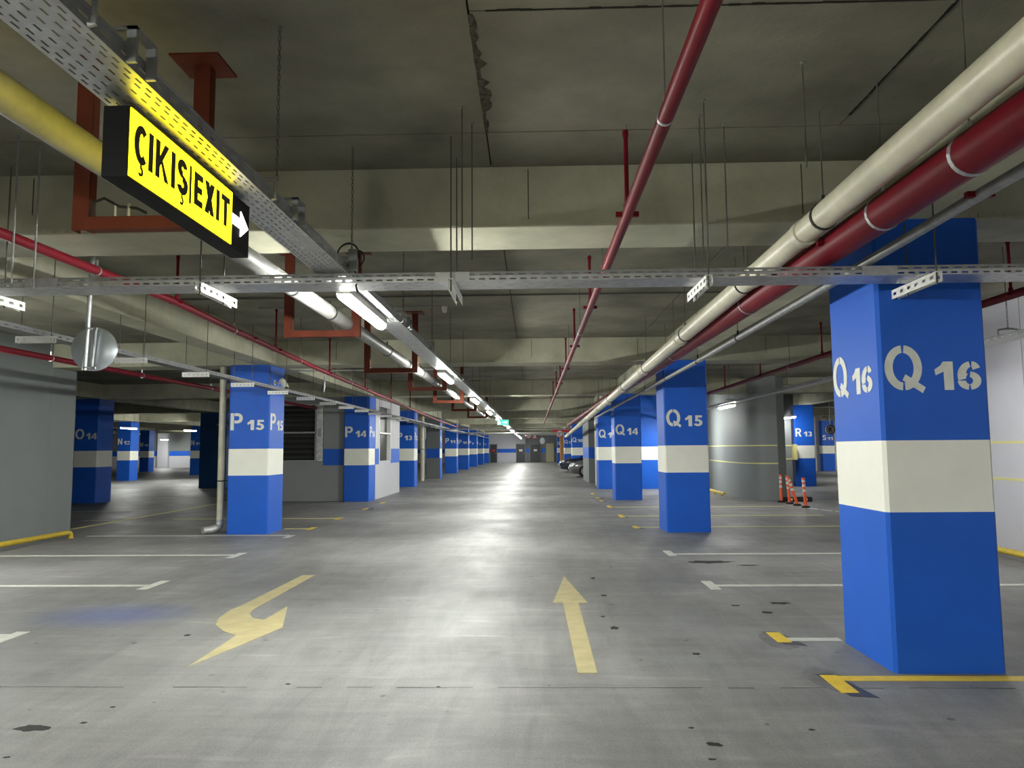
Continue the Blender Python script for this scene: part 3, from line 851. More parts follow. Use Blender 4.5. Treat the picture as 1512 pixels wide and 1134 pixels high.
for lab, x, y in (('added unseen tube lamp in the right bays beside the camera', 5.05, 1.0),  # unseen side-bay lamp added for brightness
                  ('lit tube lamp above the orange posts near column R 13', 9.4, 27.4), ('lit tube lamp before the pale far wall near column S', 19.5, 42.0),
                  ('added unseen tube lamp over the right aisle beyond column R 13', 15.0, 33.0), ('added unseen tube lamp over the right aisle beside the pale wall', 11.0, 16.0),  # both right aisle lamps are unseen, added to light the side bays
                  ('left of two lit lamps beside column N 12', -18.4, 33.0), ('right of two lit lamps, before column N 11', -17.7, 37.5),
                  ('small distant lit lamp before the far left wall', -33.5, 66.0),
                  ('lit tube lamp in the left bays beyond the left frame edge', -7.2, 8.4), ('added unseen tube lamp behind the left grey wall', -11.0, 9.0), ('added fill tube lamp behind the camera on the left of the lane', -3.6, -1.2), ('added unseen tube lamp over the bays right of column N 11', -16.5, 47.0),  # grey-wall, behind-camera and N bay lamps are unseen, added as fill
                  ('added unseen tube lamp in the far left aisle', -26.0, 58.0), ('added unseen tube lamp by the mural near column Q 9', 4.6, 52.0), ('added unseen tube lamp between the stair wall and cars', 6.0, 40.0),  # unseen lamps added to light the far areas
                  ('lit tube lamp behind column Q 14 before the blue return wall', 4.9, 25.4)):
    tube_lamp(lab, x, y, 2.62, 1.25, 'tube lamps over the side bays', along='X' if 'left frame edge' in lab else 'Y', m='lamp_dim' if 'right bays' in lab or 'orange posts' in lab else 'lamp')

tube_lamp('lit tube lamp in front of the rounded ramp wall', 4.77, 18.3, 2.549, 1.25, 'tube lamps over the side bays', m='lamp_dim')
tube_lamp('lit tube lamp hidden behind column Q 16', 4.77, 9.25, 2.549, 1.25, 'tube lamps over the side bays', m='lamp_dim')

# ------------------------------------------------------------------ cable trays
def chain(mb, x, y, z0, z1, pitch=0.024):
    n = int((z1 - z0) / pitch)
    for k in range(n):
        z = z0 + (k + 0.5) * pitch
        mb.torus((x, y, z), (1, 0, 0) if k % 2 else (0, 1, 0), 0.0062, 0.0022, n=8, m=4, stretch=0.008, along=(0, 0, 1))

tr = thing('cable_tray', 'long galvanised perforated cable tray with lamps, running down the lane', 'cable tray', (-1.3, 0, 2.65))
TX0, TX1, TZ = -1.405, -1.20, 2.65
rows = [(0.0, 0.014, False, 0), (0.014, 0.021, True, 0.0), (0.021, 0.034, False, 0), (0.034, 0.041, True, 0.5), (0.041, 0.066, False, 0), (0.066, 0.073, True, 0.25), (0.073, 0.098, False, 0),
        (0.098, 0.106, True, 0.7), (0.106, 0.132, False, 0), (0.132, 0.139, True, 0.1), (0.139, 0.164, False, 0), (0.164, 0.171, True, 0.5), (0.171, 0.184, False, 0), (0.184, 0.191, True, 0.0), (0.191, 0.205, False, 0)]
MB().sheet((TX0, -3, TZ), (0, 1, 0), (1, 0, 0), 23.0, rows, (0.062, 0.034)).build('tray_bottom', 'galv', tr, solid=0.0015)
MB().box(TX0, TX1, 20.0, 78, TZ - 0.001, TZ + 0.001).build('tray_bottom', 'galv', tr)
for xx in (TX0, TX1):
    MB().sheet((xx, -3, TZ), (0, 1, 0), (0, 0, 1), 23.0, [(0, 0.02, False, 0), (0.02, 0.027, True, 0.3), (0.027, 0.055, False, 0)], (0.1, 0.04)).box(xx - 0.001, xx + 0.001, 20, 78, TZ, TZ + 0.055).build('tray_side', 'galvdark', tr, solid=0.0015)
    MB().box(xx - 0.008, xx + 0.008, -3, 78, TZ + 0.053, TZ + 0.057).build('tray_lip', 'galvdark', tr)
ych = [0.5, 1.86, 3.26, 4.66] + [4.66 + 1.9 * k for k in range(1, 14)]
for i, y in enumerate(ych):
    cm = MB()
    if i < 7:
        chain(cm, -1.17, y, TZ + 0.09, CZ)
    else:
        rod(cm, -1.17, y, TZ + 0.09, CZ, 0.004)
    cm.build('chain', 'rod', tr)
    # flat-bar hanger bent over the tray
    MB().tube([(-1.19, y, TZ + 0.0), (-1.175, y, TZ + 0.0), (-1.175, y, TZ + 0.095), (-1.26, y + 0.0, TZ + 0.095), (-1.26, y, TZ + 0.06)], 0.009, 6).build('hanger_bracket', 'galvdark', tr)
for k, y in enumerate((2.05, 3.55, 6.9, 8.5)):
    h = MB()
    h.box(-1.195, -1.165, y, y + 0.012, TZ, TZ + 0.10).box(-1.235, -1.165, y, y + 0.012, TZ + 0.10, TZ + 0.112).box(-1.195, -1.165, y + 0.11, y + 0.122, TZ, TZ + 0.10).box(-1.195, -1.165, y, y + 0.122, TZ + 0.10, TZ + 0.112)
    h.build('hanger_frame', 'galvdark', tr)

# tray across the lane
ct = thing('cable_tray', 'galvanised slotted cable tray crossing the lane below the first beam', 'cable tray', (0, 4.75, 2.57))
CY0, CY1, CZ0 = 4.62, 4.87, 2.57
X0, X1 = -8.8, 6.45
MB().sheet((X0, CY0, CZ0), (1, 0, 0), (0, 0, 1), X1 - X0, [(0, 0.008, False, 0), (0.008, 0.018, True, 0.2), (0.018, 0.034, False, 0)], (0.066, 0.04)).build('tray_front_lower', 'galv', ct, solid=0.0015)
MB().sheet((X0, CY0 + 0.006, CZ0 + 0.034), (1, 0, 0), (0, 0, 1), X1 - X0, [(0, 0.007, False, 0), (0.007, 0.014, True, 0.0), (0.014, 0.028, False, 0)], (0.083, 0.05)).build('tray_front_upper', 'galvdark', ct, solid=0.0015)
MB().sheet((X0, CY0, CZ0), (1, 0, 0), (0, 1, 0), X1 - X0, [(0, 0.05, False, 0), (0.05, 0.058, True, 0.2), (0.058, 0.12, False, 0), (0.12, 0.128, True, 0.6), (0.128, 0.19, False, 0), (0.19, 0.198, True, 0.1), (0.198, 0.25, False, 0)], (0.15, 0.03)).build('tray_bottom', 'galv', ct, solid=0.0015)
MB().box(X0, X1, CY1 - 0.0015, CY1, CZ0, CZ0 + 0.06).build('tray_back', 'galvdark', ct)
for xx in (-0.62, 2.08, -3.3):
    MB().box(xx, xx + 0.22, CY0 - 0.004, CY0 - 0.0015, CZ0 + 0.004, CZ0 + 0.06).build('splice_plate', 'galv', ct)
def slotted_bracket(name, parent, o, u, length, holes, hgt=0.062, z=0.0):
    u = Vector(u); o = Vector(o)
    sd = Vector((-u.y, u.x, 0))
    per = length / holes
    mb = MB()
    mb.sheet(o, u, (0, 0, 1), length, [(0, 0.022, False, 0), (0.022, 0.042, True, 0.28), (0.042, hgt, False, 0)], (per, per * 0.44))
    mb.sheet(o + Vector((0, 0, hgt)), u, sd, length, [(0, 0.012, False, 0), (0.012, 0.024, True, 0.3), (0.024, 0.04, False, 0)], (per, per * 0.5))
    mb.sheet(o + sd * 0.04, u, (0, 0, 1), length, [(0, 0.022, False, 0), (0.022, 0.042, True, 0.28), (0.042, hgt, False, 0)], (per, per * 0.44))
    return mb.build(name, 'bracket', parent, solid=0.002)
for xb in (-5.2, -3.62, -2.09, -0.49, 1.12, 2.52, 4.1, 5.6):
    slotted_bracket('support_bracket', ct, (xb, 4.52, CZ0 - 0.066), (0, 1, 0), 0.56, 6)
    rm = MB()
    rod(rm, xb - 0.02, 4.545, CZ0 - 0.08, CZ); rod(rm, xb - 0.02, 4.90, CZ0 - 0.08, CZ)
    rm.build('threaded_rod', 'rod', ct)
for xb in (-3.23,):
    rm = MB(); rod(rm, xb, 4.40, CZ0 - 0.02, CZ, 0.006); rod(rm, xb + 0.03, 4.56, CZ0 - 0.02, CZ, 0.006); rm.build('threaded_rod', 'galvdark', ct)
# cable coil and junction box on the crossing
jb = thing('junction_box', 'small steel connector box with a black cable loop above the crossing trays', 'junction box', (-1.16, 4.66, 2.70))
MB().box(-1.19, -1.13, 4.645, 4.68, 2.655, 2.80).build('box', 'galvdark', jb, bevel=0.004)
MB().torus((-1.20, 4.68, 2.77), (0.2, 1, 0), 0.075, 0.006, n=24, m=6).torus((-1.14, 4.69, 2.75), (0.3, 1, 0.1), 0.05, 0.005, n=20, m=6).build('cable_loop', 'rubber', jb, smooth=True)
MB().tube([(-1.15, 4.66, 2.66), (-1.12, 4.66, 2.60), (-1.14, 4.66, 2.56), (-1.13, 4.66, 2.52)], 0.006, 6).build('cable_tail', 'rubber', jb)

# tray in front of the P columns
lt = thing('cable_tray', 'grey cable tray on slotted brackets passing in front of columns P 15 and P 14', 'cable tray', (-4.6, 10, 2.57))
LX0, LX1, LZ = -4.68, -4.52, 2.575
MB().sheet((LX1, 4.9, LZ), (0, 1, 0), (0, 0, 1), 20.0, [(0, 0.018, False, 0), (0.018, 0.026, True, 0), (0.026, 0.05, False, 0)], (0.12, 0.05)).box(LX1 - 0.001, LX1 + 0.001, 24.9, 76, LZ, LZ + 0.05).build('tray_side', 'traygrey', lt, solid=0.0015)
MB().box(LX0, LX1, 4.9, 76, LZ - 0.001, LZ + 0.001).box(LX0 - 0.001, LX0 + 0.001, 4.9, 76, LZ, LZ + 0.05).build('tray_bottom', 'traygrey', lt)
yb = 6.6
while yb < 45:
    slotted_bracket('support_bracket', lt, (-4.78, yb, LZ - 0.066), (1, 0, 0), 0.36, 6)
    rm = MB(); rod(rm, -4.74, yb + 0.02, LZ - 0.07, BZ + 0.01 if abs(-4.74 + 4.9) < 0.2 else CZ); rod(rm, -4.45, yb + 0.02, LZ - 0.07, CZ); rm.build('threaded_rod', 'rod', lt)
    yb += 1.62
# right-hand tray, hung on chains
rt = thing('cable_tray', 'grey cable tray hung on chains in the right bays behind column Q 16', 'cable tray', (4.75, 10, 2.55))
MB().box(4.67, 4.87, -2, 30, 2.549, 2.551).build('tray_bottom', 'galv', rt)
for xx in (4.67, 4.87):
    MB().sheet((xx, -2, 2.55), (0, 1, 0), (0, 0, 1), 32.0, [(0, 0.018, False, 0), (0.018, 0.026, True, 0), (0.026, 0.05, False, 0)], (0.12, 0.05)).build('tray_side', 'galvdark', rt, solid=0.0015)
for k, y in enumerate((7.45, 9.5, 11.5, 13.9, 16.0, 18.0)):
    cm = MB()
    if k == 0: chain(cm, 4.77, y, 2.65, 3.0)
    rod(cm, 4.77, y, 2.9 if k == 0 else 2.65, CZ, 0.004)
    cm.build('chain', 'rod', rt)
    MB().tube([(4.67, y, 2.58), (4.67, y, 2.65), (4.77, y, 2.665), (4.87, y, 2.65), (4.87, y, 2.58)], 0.009, 6).build('hanger_bracket', 'galvdark', rt)

# ------------------------------------------------------------------ exit sign
ex = thing('exit_sign', 'lit yellow exit sign in a black box with white arrow, under the lane tray', 'exit sign', (-1.345, 2.77, 2.385))
EX0, EX1, EY0, EY1, EZ0, EZ1 = -1.39, -1.305, 2.27, 3.29, 2.385, 2.625
MB().box(EX0, EX1, EY0, EY1, EZ0, EZ1).build('housing', 'black', ex, bevel=0.003)
MB().box(EX1, EX1 + 0.004, EY0 + 0.008, 3.085, EZ0 + 0.008, EZ1 - 0.004).build('yellow_panel', 'sign_yellow', ex)
MB().box(EX0 - 0.004, EX0, EY0 + 0.03, EY1 - 0.008, EZ0 + 0.008, EZ1 - 0.004).build('yellow_panel', 'sign_yellow', ex)
fx = EX1 + 0.004
tm = MB()
put_text(tm, 'ÇIKIŞ', (fx, 2.300, 2.452), (0, 1, 0), (1, 0, 0), 0.134, gap=0.14, width=0.372, bold=0.235, slit=False, thick=0.0015)
tm.build('lettering', 'ink', ex)
MB().box(fx, fx + 0.0015, 2.688, 2.704, 2.44, 2.588).build('divider', 'ink', ex)
tm = MB()
put_text(tm, 'EXIT', (fx, 2.728, 2.452), (0, 1, 0), (1, 0, 0), 0.130, gap=0.14, width=0.330, bold=0.235, slit=False, thick=0.0015)
tm.build('lettering', 'ink', ex)
am = MB()
ay, az = 3.095, 2.512
arrow2 = [(0, 0.022), (0.09, 0.022), (0.09, 0.058), (0.175, 0.0), (0.09, -0.058), (0.09, -0.022), (0, -0.022)]
vs = [(EX1 + 0.004, ay + p, az + q) for p, q in arrow2] + [(EX1, ay + p, az + q) for p, q in arrow2]
n = len(arrow2)
am.add(vs, [tuple(range(n))[::-1], tuple(range(n, 2 * n))] + [(i, (i + 1) % n, n + (i + 1) % n, n + i) for i in range(n)]).build('white_arrow', 'sign_white', ex)
MB().box(-1.36, -1.34, 2.45, 2.47, EZ1, 2.65).box(-1.36, -1.34, 3.1, 3.12, EZ1, 2.65).build('mounting_lug', 'galvdark', ex)
wm = MB()
rr = random.Random(2)
wm.tube([(EX1 - 0.004, 2.28 + 0.05 * k, EZ1 + 0.004 + rr.uniform(0, 0.008)) for k in range(18)], 0.0025, 5).build('top_cable', 'rubber', ex)

# ------------------------------------------------------------------ pipes
def pipe(name, label, path, r, m, clamps=(), couplings=(), risers=(), clampm='rubber', coupm=None, rods=True, n=16, top=CZ, ringr=0.006, cw=0.012):
    base = path[0]
    t = thing(name, label, 'pipe', base)
    MB().tube(path, r, n).build('pipe_run', m, t, smooth=True)
    P = [Vector(p) for p in path]
    def at(y):
        for a, b in zip(P, P[1:]):
            if a.y <= y <= b.y:
                k = (y - a.y) / (b.y - a.y)
                return a.lerp(b, k)
        return P[-1]
    for y in clamps:
        c = at(y)
        MB().tube([(c.x, y - cw, c.z), (c.x, y + cw, c.z)], r + ringr, n).box(c.x - 0.008, c.x + 0.008, y - 0.006, y + 0.006, c.z + r, c.z + r + 0.05).build('clamp', clampm, t)
        if rods:
            rm = MB(); rod(rm, c.x, y, c.z + r + 0.03, top, 0.004); rm.build('threaded_rod', 'rod', t)
    for y in couplings:
        c = at(y)
        MB().tube([(c.x, y - 0.045, c.z), (c.x, y - 0.045, c.z), (c.x, y - 0.04, c.z), (c.x, y + 0.04, c.z), (c.x, y + 0.045, c.z)], [r, r + 0.004, r + 0.014, r + 0.014, r + 0.002], n).box(c.x - r - 0.035, c.x + r + 0.035, y - 0.015, y + 0.015, c.z - 0.014, c.z + 0.014).build('coupling', coupm or m, t)
    for y in risers:
        c = at(y)
        rm = MB()
        rm.tube([(c.x, y, c.z), (c.x, y, CZ - 0.10)], 0.014, 8).tube([(c.x, y, c.z), (c.x, y, c.z + r + 0.03)], 0.022, 8)
        ro = rm.build('riser', m, t)
        MB().tube([(c.x, y, CZ - 0.11), (c.x, y, CZ - 0.07)], 0.019, 8).build('riser_socket', m, ro)
        MB().tube([(c.x, y, CZ - 0.07), (c.x, y, CZ - 0.045)], 0.009, 6).tube([(c.x, y, CZ - 0.045), (c.x, y, CZ - 0.04)], 0.016, 8).build('sprinkler_head', 'galvdark', ro)
    return t
pipe('sprinkler_pipe', 'red sprinkler pipe with upright heads down the middle of the lane', [(0.565, -3, 2.905), (0.58, 4.3, 2.905), (0.58, 44, 2.90)], 0.034, 'red',
     clamps=[3.05, 5.95, 8.9, 11.8, 14.8, 17.8], couplings=[4.36, 7.3, 10.1, 13.0, 16.0, 19.0], risers=[4.36, 7.3, 10.1, 12.8, 15.6, 18.4, 21.2, 24.0], clampm='galv', ringr=0.003, cw=0.009)
pipe('drain_pipe', 'cream drain pipe sloping down along the Q columns', [(1.73, -2, 2.975), (1.73, 2.54, 2.888), (1.73, 4.64, 2.85), (1.73, 11.0, 2.72), (1.735, 26.0, 2.41), (1.74, 39.5, 2.13)], 0.078, 'cream',
     clamps=[4.30, 5.95, 8.3, 11.2, 13.9, 16.6, 19.4, 22.4, 25.5, 28.6, 31.8, 35], couplings=(), clampm='rubber', n=20)
cp = [o for o in COL.objects if o.name == 'drain_pipe'][0]
for y in (4.62, 5.7, 8.6, 11.6, 14.3, 20):
    z = 2.94 - 0.0203 * y
    MB().tube([(1.73, y - 0.05, z), (1.73, y - 0.045, z), (1.73, y + 0.04, z), (1.73, y + 0.06, z)], [0.078, 0.087, 0.087, 0.078], 20).build('pipe_socket', 'cream', cp, smooth=True)
pipe('fire_main', 'thick dark red fire main pipe beside the cream drain pipe', [(1.91, -2, 2.76), (1.91, 40, 2.76)], 0.096, 'red',
     clamps=[3.15, 3.95, 6.45, 9.9, 13.4, 16.9, 20.4, 23.9, 27.4], couplings=[4.55, 11.2, 17.8, 24.4], clampm='galv', n=20, ringr=0.004, cw=0.012)
pipe('conduit_pipe', 'thin grey green pipe under the fire main passing column Q 16', [(2.15, -2, 2.72), (2.15, 3.6, 2.695), (2.15, 5.7, 2.655), (2.15, 9.2, 2.62), (2.16, 26, 2.55)], 0.03, 'galvdark',
     clamps=[7.7, 9.6, 11.9, 14.2, 17.0], couplings=[3.5], coupm='red', rods=True)
pipe('drain_pipe', 'grey drain pipe resting on the red steel frames left of the lane tray', [(-1.86, -2, 2.765), (-1.86, 5.1, 2.76), (-1.83, 12, 2.745), (-1.82, 30, 2.735)], 0.066, 'drain',
     clamps=[5.55, 6.6, 9.2, 11.9, 13.2, 15.2, 17, 19], rods=False, clampm='rubber', n=18)
pipe('sprinkler_pipe', 'red sprinkler pipe sloping along the P columns in the lane', [(-3.50, -1, 2.98), (-3.5, 4.64, 2.945), (-3.5, 7.0, 2.965), (-3.5, 8.5, 2.91), (-3.5, 11.8, 2.825), (-3.5, 25.7, 2.575), (-3.5, 34, 2.5)], 0.036, 'red',
     clamps=[5.72, 8.45, 10.9, 14.0], couplings=[7.05, 9.0, 9.9, 12.45, 15.2], risers=[7.05, 9.85, 12.5, 15.2, 18.0, 20.8], clampm='galv', ringr=0.004, cw=0.009)
pipe('sprinkler_pipe', 'low dark red pipe in front of the left grey wall', [(-6.45, 5.7, 2.76), (-6.45, 26, 2.74)], 0.04, 'red', clamps=[8.5, 9.6, 10.4, 11.9, 14.5], couplings=(), risers=[15.5], clampm='galv', ringr=0.004, cw=0.01)
pipe('sprinkler_pipe', 'dark red sprinkler pipe in the right bays above the chained tray', [(4.5, -2, 2.9), (4.5, 11.2, 2.9), (4.62, 28, 2.87)], 0.04, 'red', clamps=[8.9, 13], couplings=[6.9, 11.4, 14.6, 17.6], risers=[6.95, 11.5, 14.7, 17.5, 20.2], clampm='galv', ringr=0.004)

# vertical drain at column P 15
vd = thing('downpipe', 'white vertical drain pipe with silver elbow at column P 15', 'pipe', (-5.77, 13.5, 0))
MB().tube([(-5.77, 13.5, 0.22), (-5.77, 13.5, BZ + 0.02)], 0.06, 16).build('pipe_run', 'cream', vd, smooth=True)
MB().tube([(-5.77, 13.5, 0.25), (-5.77, 13.5, 0.16), (-5.80, 13.46, 0.10), (-5.88, 13.36, 0.075), (-5.97, 13.25, 0.072)], [0.066, 0.068, 0.07, 0.066, 0.06], 14).build('elbow', 'zinc', vd, smooth=True)
for z in (0.95, 2.85):
    MB().tube([(-5.77, 13.5, z - 0.012), (-5.77, 13.5, z + 0.012)], 0.066, 14).box(-5.71, -5.55, 13.49, 13.51, z - 0.01, z + 0.01).build('clamp', 'rubber', vd)

vp2 = thing('downpipe', 'white vertical pipe before column P 12', 'pipe', (-5.36, 35.4, 0))
MB().tube([(-5.36, 35.4, 0), (-5.36, 35.4, BZ + 0.02)], 0.09, 12).build('pipe_run', 'cream', vp2, smooth=True)
MB().tube([(-5.36, 35.4, 1.5), (-5.36, 35.4, 1.53)], 0.1, 12).build('clamp', 'rubber', vp2)
vp3 = thing('downpipe', 'white vertical pipe beside column Q 13', 'pipe', (2.5, 29.6, 0))
MB().tube([(2.5, 29.6, 0), (2.5, 29.6, BZ)], 0.06, 12).build('pipe_run', 'cream', vp3, smooth=True)
MB().tube([(2.5, 29.6, 2.2), (2.5, 29.6, 2.23)], 0.07, 12).build('clamp', 'rubber', vp3)
cb = thing('wall_cabinet', 'grey electrical cabinet with yellow label beside column P 12', 'cabinet', (-5.7, 36.5, 0))
MB().box(-5.75, -5.4, 36.4, 36.9, 2.0, 2.6).build('cabinet_body', 'grey_wall', cb, bevel=0.01)
MB().box(-5.62, -5.45, 36.6, 36.9, 0.0, 2.0).build('cable_duct', 'grey_wall', cb)
MB().box(-5.6, -5.5, 36.59, 36.6, 1.1, 1.45).build('yellow_label', 'lineyellow', cb)

# ------------------------------------------------------------------ pipe support frames
def frame(y, xl, xr, label, z=2.66, hook=False):
    t = thing('pipe_frame', label, 'steel frame', ((xl + xr) / 2, y, z), 'red steel pipe frames')
    for x in (xl, xr):
        pm = MB()
        pm.box(x - 0.042, x + 0.042, y - 0.004, y + 0.004, z - 0.035, CZ - 0.012).box(x - 0.042, x - 0.034, y, y + 0.06, z - 0.035, CZ - 0.012).box(x + 0.034, x + 0.042, y, y + 0.06, z - 0.035, CZ - 0.012)
        pm.build('post', 'orange', t)
        MB().box(x - 0.125, x + 0.125, y - 0.11, y + 0.13, CZ - 0.014, CZ).build('ceiling_plate', 'orange', t)
    MB().box(xl + 0.02, xr - 0.02, y - 0.012, y + 0.06, z - 0.033, z + 0.033).build('cross_bar', 'orange', t, bevel=0.003)
    um = MB()
    pc = (xl + xr) / 2 + 0.18
    um.torus((pc, y + 0.02, z + 0.10), (0, 1, 0), 0.072, 0.005, n=18, m=5).build('pipe_ring', 'galvdark', t)
    if hook:
        cm = MB()
        cm.tube([(xl + 0.06, y, z + 0.03), (xl + 0.065, y, z + 0.11), (xl + 0.12, y, z + 0.13), (xl + 0.2, y, z + 0.085), (xl + 0.29, y, z + 0.075), (xl + 0.34, y, z + 0.05)], 0.008, 6).build('cable_tail', 'rubber', t)
        MB().tube([(xl + 0.18, y, z + 0.03), (xl + 0.18, y, z + 0.09)], 0.008, 6).tube([(xl + 0.25, y, z + 0.03), (xl + 0.25, y, z + 0.1)], 0.01, 6).build('bolt', 'galv', t)
    return t
frame(3.6, -2.30, -1.69, 'red steel pipe frame behind the exit sign, nearest', z=2.661, hook=True)
frame(7.2, -2.44, -1.76, 'second red steel pipe frame, below the crossing tray', z=2.657)
frame(10.6, -2.42, -1.72, 'third red steel pipe frame along the grey drain pipe', z=2.649)
frame(13.85, -2.33, -1.68, 'fourth red steel pipe frame along the grey drain pipe', z=2.645)
frame(17.7, -2.38, -1.72, 'fifth red steel pipe frame along the grey drain pipe', z=2.643)
frame(21.5, -2.36, -1.70, 'sixth red steel pipe frame along the grey drain pipe', z=2.641)
frame(26.4, -2.34, -1.68, 'seventh and farthest red steel pipe frame along the grey drain pipe', z=2.638)

# ------------------------------------------------------------------ guard tubes, mirror, camera, detector
for lab, x, ya, yb_ in (('yellow guard tube on the floor before the left grey wall', -8.15, 4.0, 12.85), ('yellow guard tube on the floor before the pale right wall', 6.22, 1.0, 12.5),
                        ('short yellow guard tube at the foot of the rounded ramp wall', 5.75, 22.6, 25.0)):
    t = thing('guard_tube', lab, 'guard rail', (x, yb_, 0))
    MB().tube([(x, ya, 0.10), (x, yb_ - 0.05, 0.10), (x, yb_, 0.085), (x, yb_ + 0.02, 0.05), (x, yb_ + 0.02, 0.0)], 0.042, 12).build('tube', 'yellowtube', t, smooth=True)
    for y in (ya + 0.3, (ya + yb_) / 2):
        MB().tube([(x, y, 0), (x, y, 0.08)], 0.03, 10).build('foot', 'yellowtube', t)
    MB().tube([(x, yb_ + 0.02, 0), (x, yb_ + 0.02, 0.008)], 0.06, 12).build('base_plate', 'yellowtube', t)

mr = thing('traffic_mirror', 'round traffic mirror seen from behind on a hanging pole, left', 'mirror', (-3.98, 6.42, 2.2))
mc = Vector((-3.955, 6.45, 2.425))
md_ = MB()
nrm = Vector((0.12, -1, 0)).normalized()
aa = nrm.cross(Vector((0, 0, 1))).normalized()
rings = [(0.195, 0.05), (0.2, 0.03), (0.197, 0.022), (0.15, 0.008), (0.08, 0.0), (0.0, -0.003)]
vs, fs, n = [], [], 32
for R_, d_ in rings[:-1]:
    for k in range(n):
        t_ = 2 * PI * k / n
        vs.append(mc + aa * (R_ * math.cos(t_)) + Vector((0, 0, R_ * math.sin(t_))) - nrm * d_)
vs.append(mc)
for i in range(len(rings) - 2):
    for k in range(n):
        fs.append((i * n + k, i * n + (k + 1) % n, (i + 1) * n + (k + 1) % n, (i + 1) * n + k))
b0 = (len(rings) - 2) * n
for k in range(n):
    fs.append((b0 + k, b0 + (k + 1) % n, len(vs) - 1))
md_.add(vs, fs).build('mirror_dish', 'mirrorback', mr, smooth=True)
MB().tube([(-3.99, 6.40, 2.225), (-3.95, 6.40, CZ)], 0.02, 12).build('pole', 'galv', mr, smooth=True)
MB().tube([(-3.94, 6.42, 2.24), (-3.915, 6.42, 2.61)], 0.014, 10).build('rear_bar', 'galvdark', mr, smooth=True)
for z in (2.25, 2.60):
    MB().torus((-3.975 + (z - 2.25) * 0.03, 6.40, z), (0, 0, 1), 0.026, 0.008, n=14, m=6).box(-3.965, -3.90, 6.405, 6.425, z - 0.012, z + 0.008).build('clamp', 'galv', mr)

cv = thing('security_camera', 'white bullet security camera on the side of column P 15', 'camera', (-4.6, 13.5, 2.7))
MB().tube([(-4.66, 13.42, 2.80), (-4.645, 13.44, 2.785), (-4.55, 13.36, 2.66), (-4.54, 13.35, 2.645)], [0.05, 0.058, 0.058, 0.05], 12).build('camera_body', 'white_plastic', cv, smooth=True)
MB().tube([(-4.541, 13.351, 2.647), (-4.532, 13.342, 2.635)], 0.035, 12).build('lens', 'rubber', cv)
MB().tube([(-4.81, 13.5, 2.76), (-4.72, 13.48, 2.74), (-4.66, 13.44, 2.76)], 0.018, 8).tube([(-4.815, 13.5, 2.76), (-4.80, 13.5, 2.76)], 0.05, 12).build('wall_arm', 'white_plastic', cv)

cd = thing('smoke_detector', 'small white detector at the end of a ceiling conduit over the lane', 'detector', (-1.21, 9.98, 3.42))
MB().tube([(-1.21, 9.98, 3.46), (-1.21, 9.98, 3.41), (-1.21, 9.98, 3.38)], [0.04, 0.038, 0.03], 14).build('detector_head', 'white_plastic', cd)
MB().tube([(-1.22, 9.98, 3.46), (-2.0, 9.98, 3.46), (-3.8, 9.98, 3.47)], 0.01, 8).build('conduit', 'galvdark', cd)
cdt = thing('conduit', 'thin dark conduit under the ceiling across the lane beyond the crossing tray', 'conduit', (0, 9.35, 3.47))
MB().tube([(-4.6, 9.35, 3.475), (2.4, 9.35, 3.475)], 0.011, 8).build('conduit_run', 'rod', cdt)
cd2 = thing('conduit', 'bent grey conduit with vertical drop right of column P 15', 'conduit', (-4.1, 14.4, 3.0))
MB().tube([(-1.9, 14.0, 3.03), (-3.85, 14.0, 3.03), (-3.97, 14.0, 3.0), (-4.0, 14.0, 2.95), (-4.02, 14.0, 2.62)], 0.014, 8).build('conduit_run', 'galv', cd2, smooth=True)
MB().tube([(-4.75, 14.02, 3.03), (-4.1, 14.02, 3.03), (-3.97, 14.02, 3.0)], 0.012, 8).build('conduit_branch', 'galv', cd2, smooth=True)
cd3 = thing('conduit', 'long pale conduit across the bays between columns O 14 and P 15', 'conduit', (-10, 20.5, 2.65))
MB().tube([(-12.4, 28.5, 2.52), (-5.6, 28.5, 2.5)], 0.025, 8).build('conduit_run', 'galv', cd3)
hm = MB(); rod(hm, -11.5, 28.5, 2.5, CZ); rod(hm, -7.0, 28.5, 2.49, CZ); hm.build('hanger', 'rod', cd3)
for i, (y, z) in enumerate(((36.6, 2.52), (45.0, 2.5), (53.0, 2.55))):
    t = thing('conduit', '%s pale pipe crossing the lane far away beyond column P 13' % ('nearest', 'middle', 'farthest')[i], 'conduit', (0, y, z))
    MB().tube([(-4.7, y, z - 0.02), (2.2, y + 0.4, z - 0.06)], 0.035, 8).build('conduit_run', 'galv', t)
    hm = MB(); rod(hm, -3.0, y + 0.1, z - 0.03, CZ); rod(hm, 1.2, y + 0.34, z - 0.05, CZ); hm.build('hanger', 'rod', t)

# extra rods from the ceiling that hold the pipe bundle and old fixings
for i, (x, y, z0, lab) in enumerate(((1.0, 4.12, 2.64, 'left of three thin steel rods hanging to the crossing tray'), (1.02, 4.32, 2.64, 'middle of three thin steel rods hanging to the crossing tray'),
                                     (1.2, 4.45, 2.64, 'right of three thin steel rods hanging to the crossing tray'), (-0.40, 4.14, 2.64, 'thin steel rod hanging at the middle of the crossing tray'),
                                     (-0.36, 4.36, 2.64, 'second thin steel rod at the middle of the crossing tray'), (1.42, 3.72, 2.93, 'single thin rod from the ceiling left of the cream drain pipe'))):
    t = thing('hanging_rod', lab, 'rod', (x, y, z0))
    rm = MB(); rod(rm, x, y, z0, CZ, 0.0045); rm.build('rod', 'rod', t)
    MB().tube([(x, y, CZ - 0.012), (x, y, CZ)], 0.012, 8).build('ceiling_anchor', 'galvdark', t)

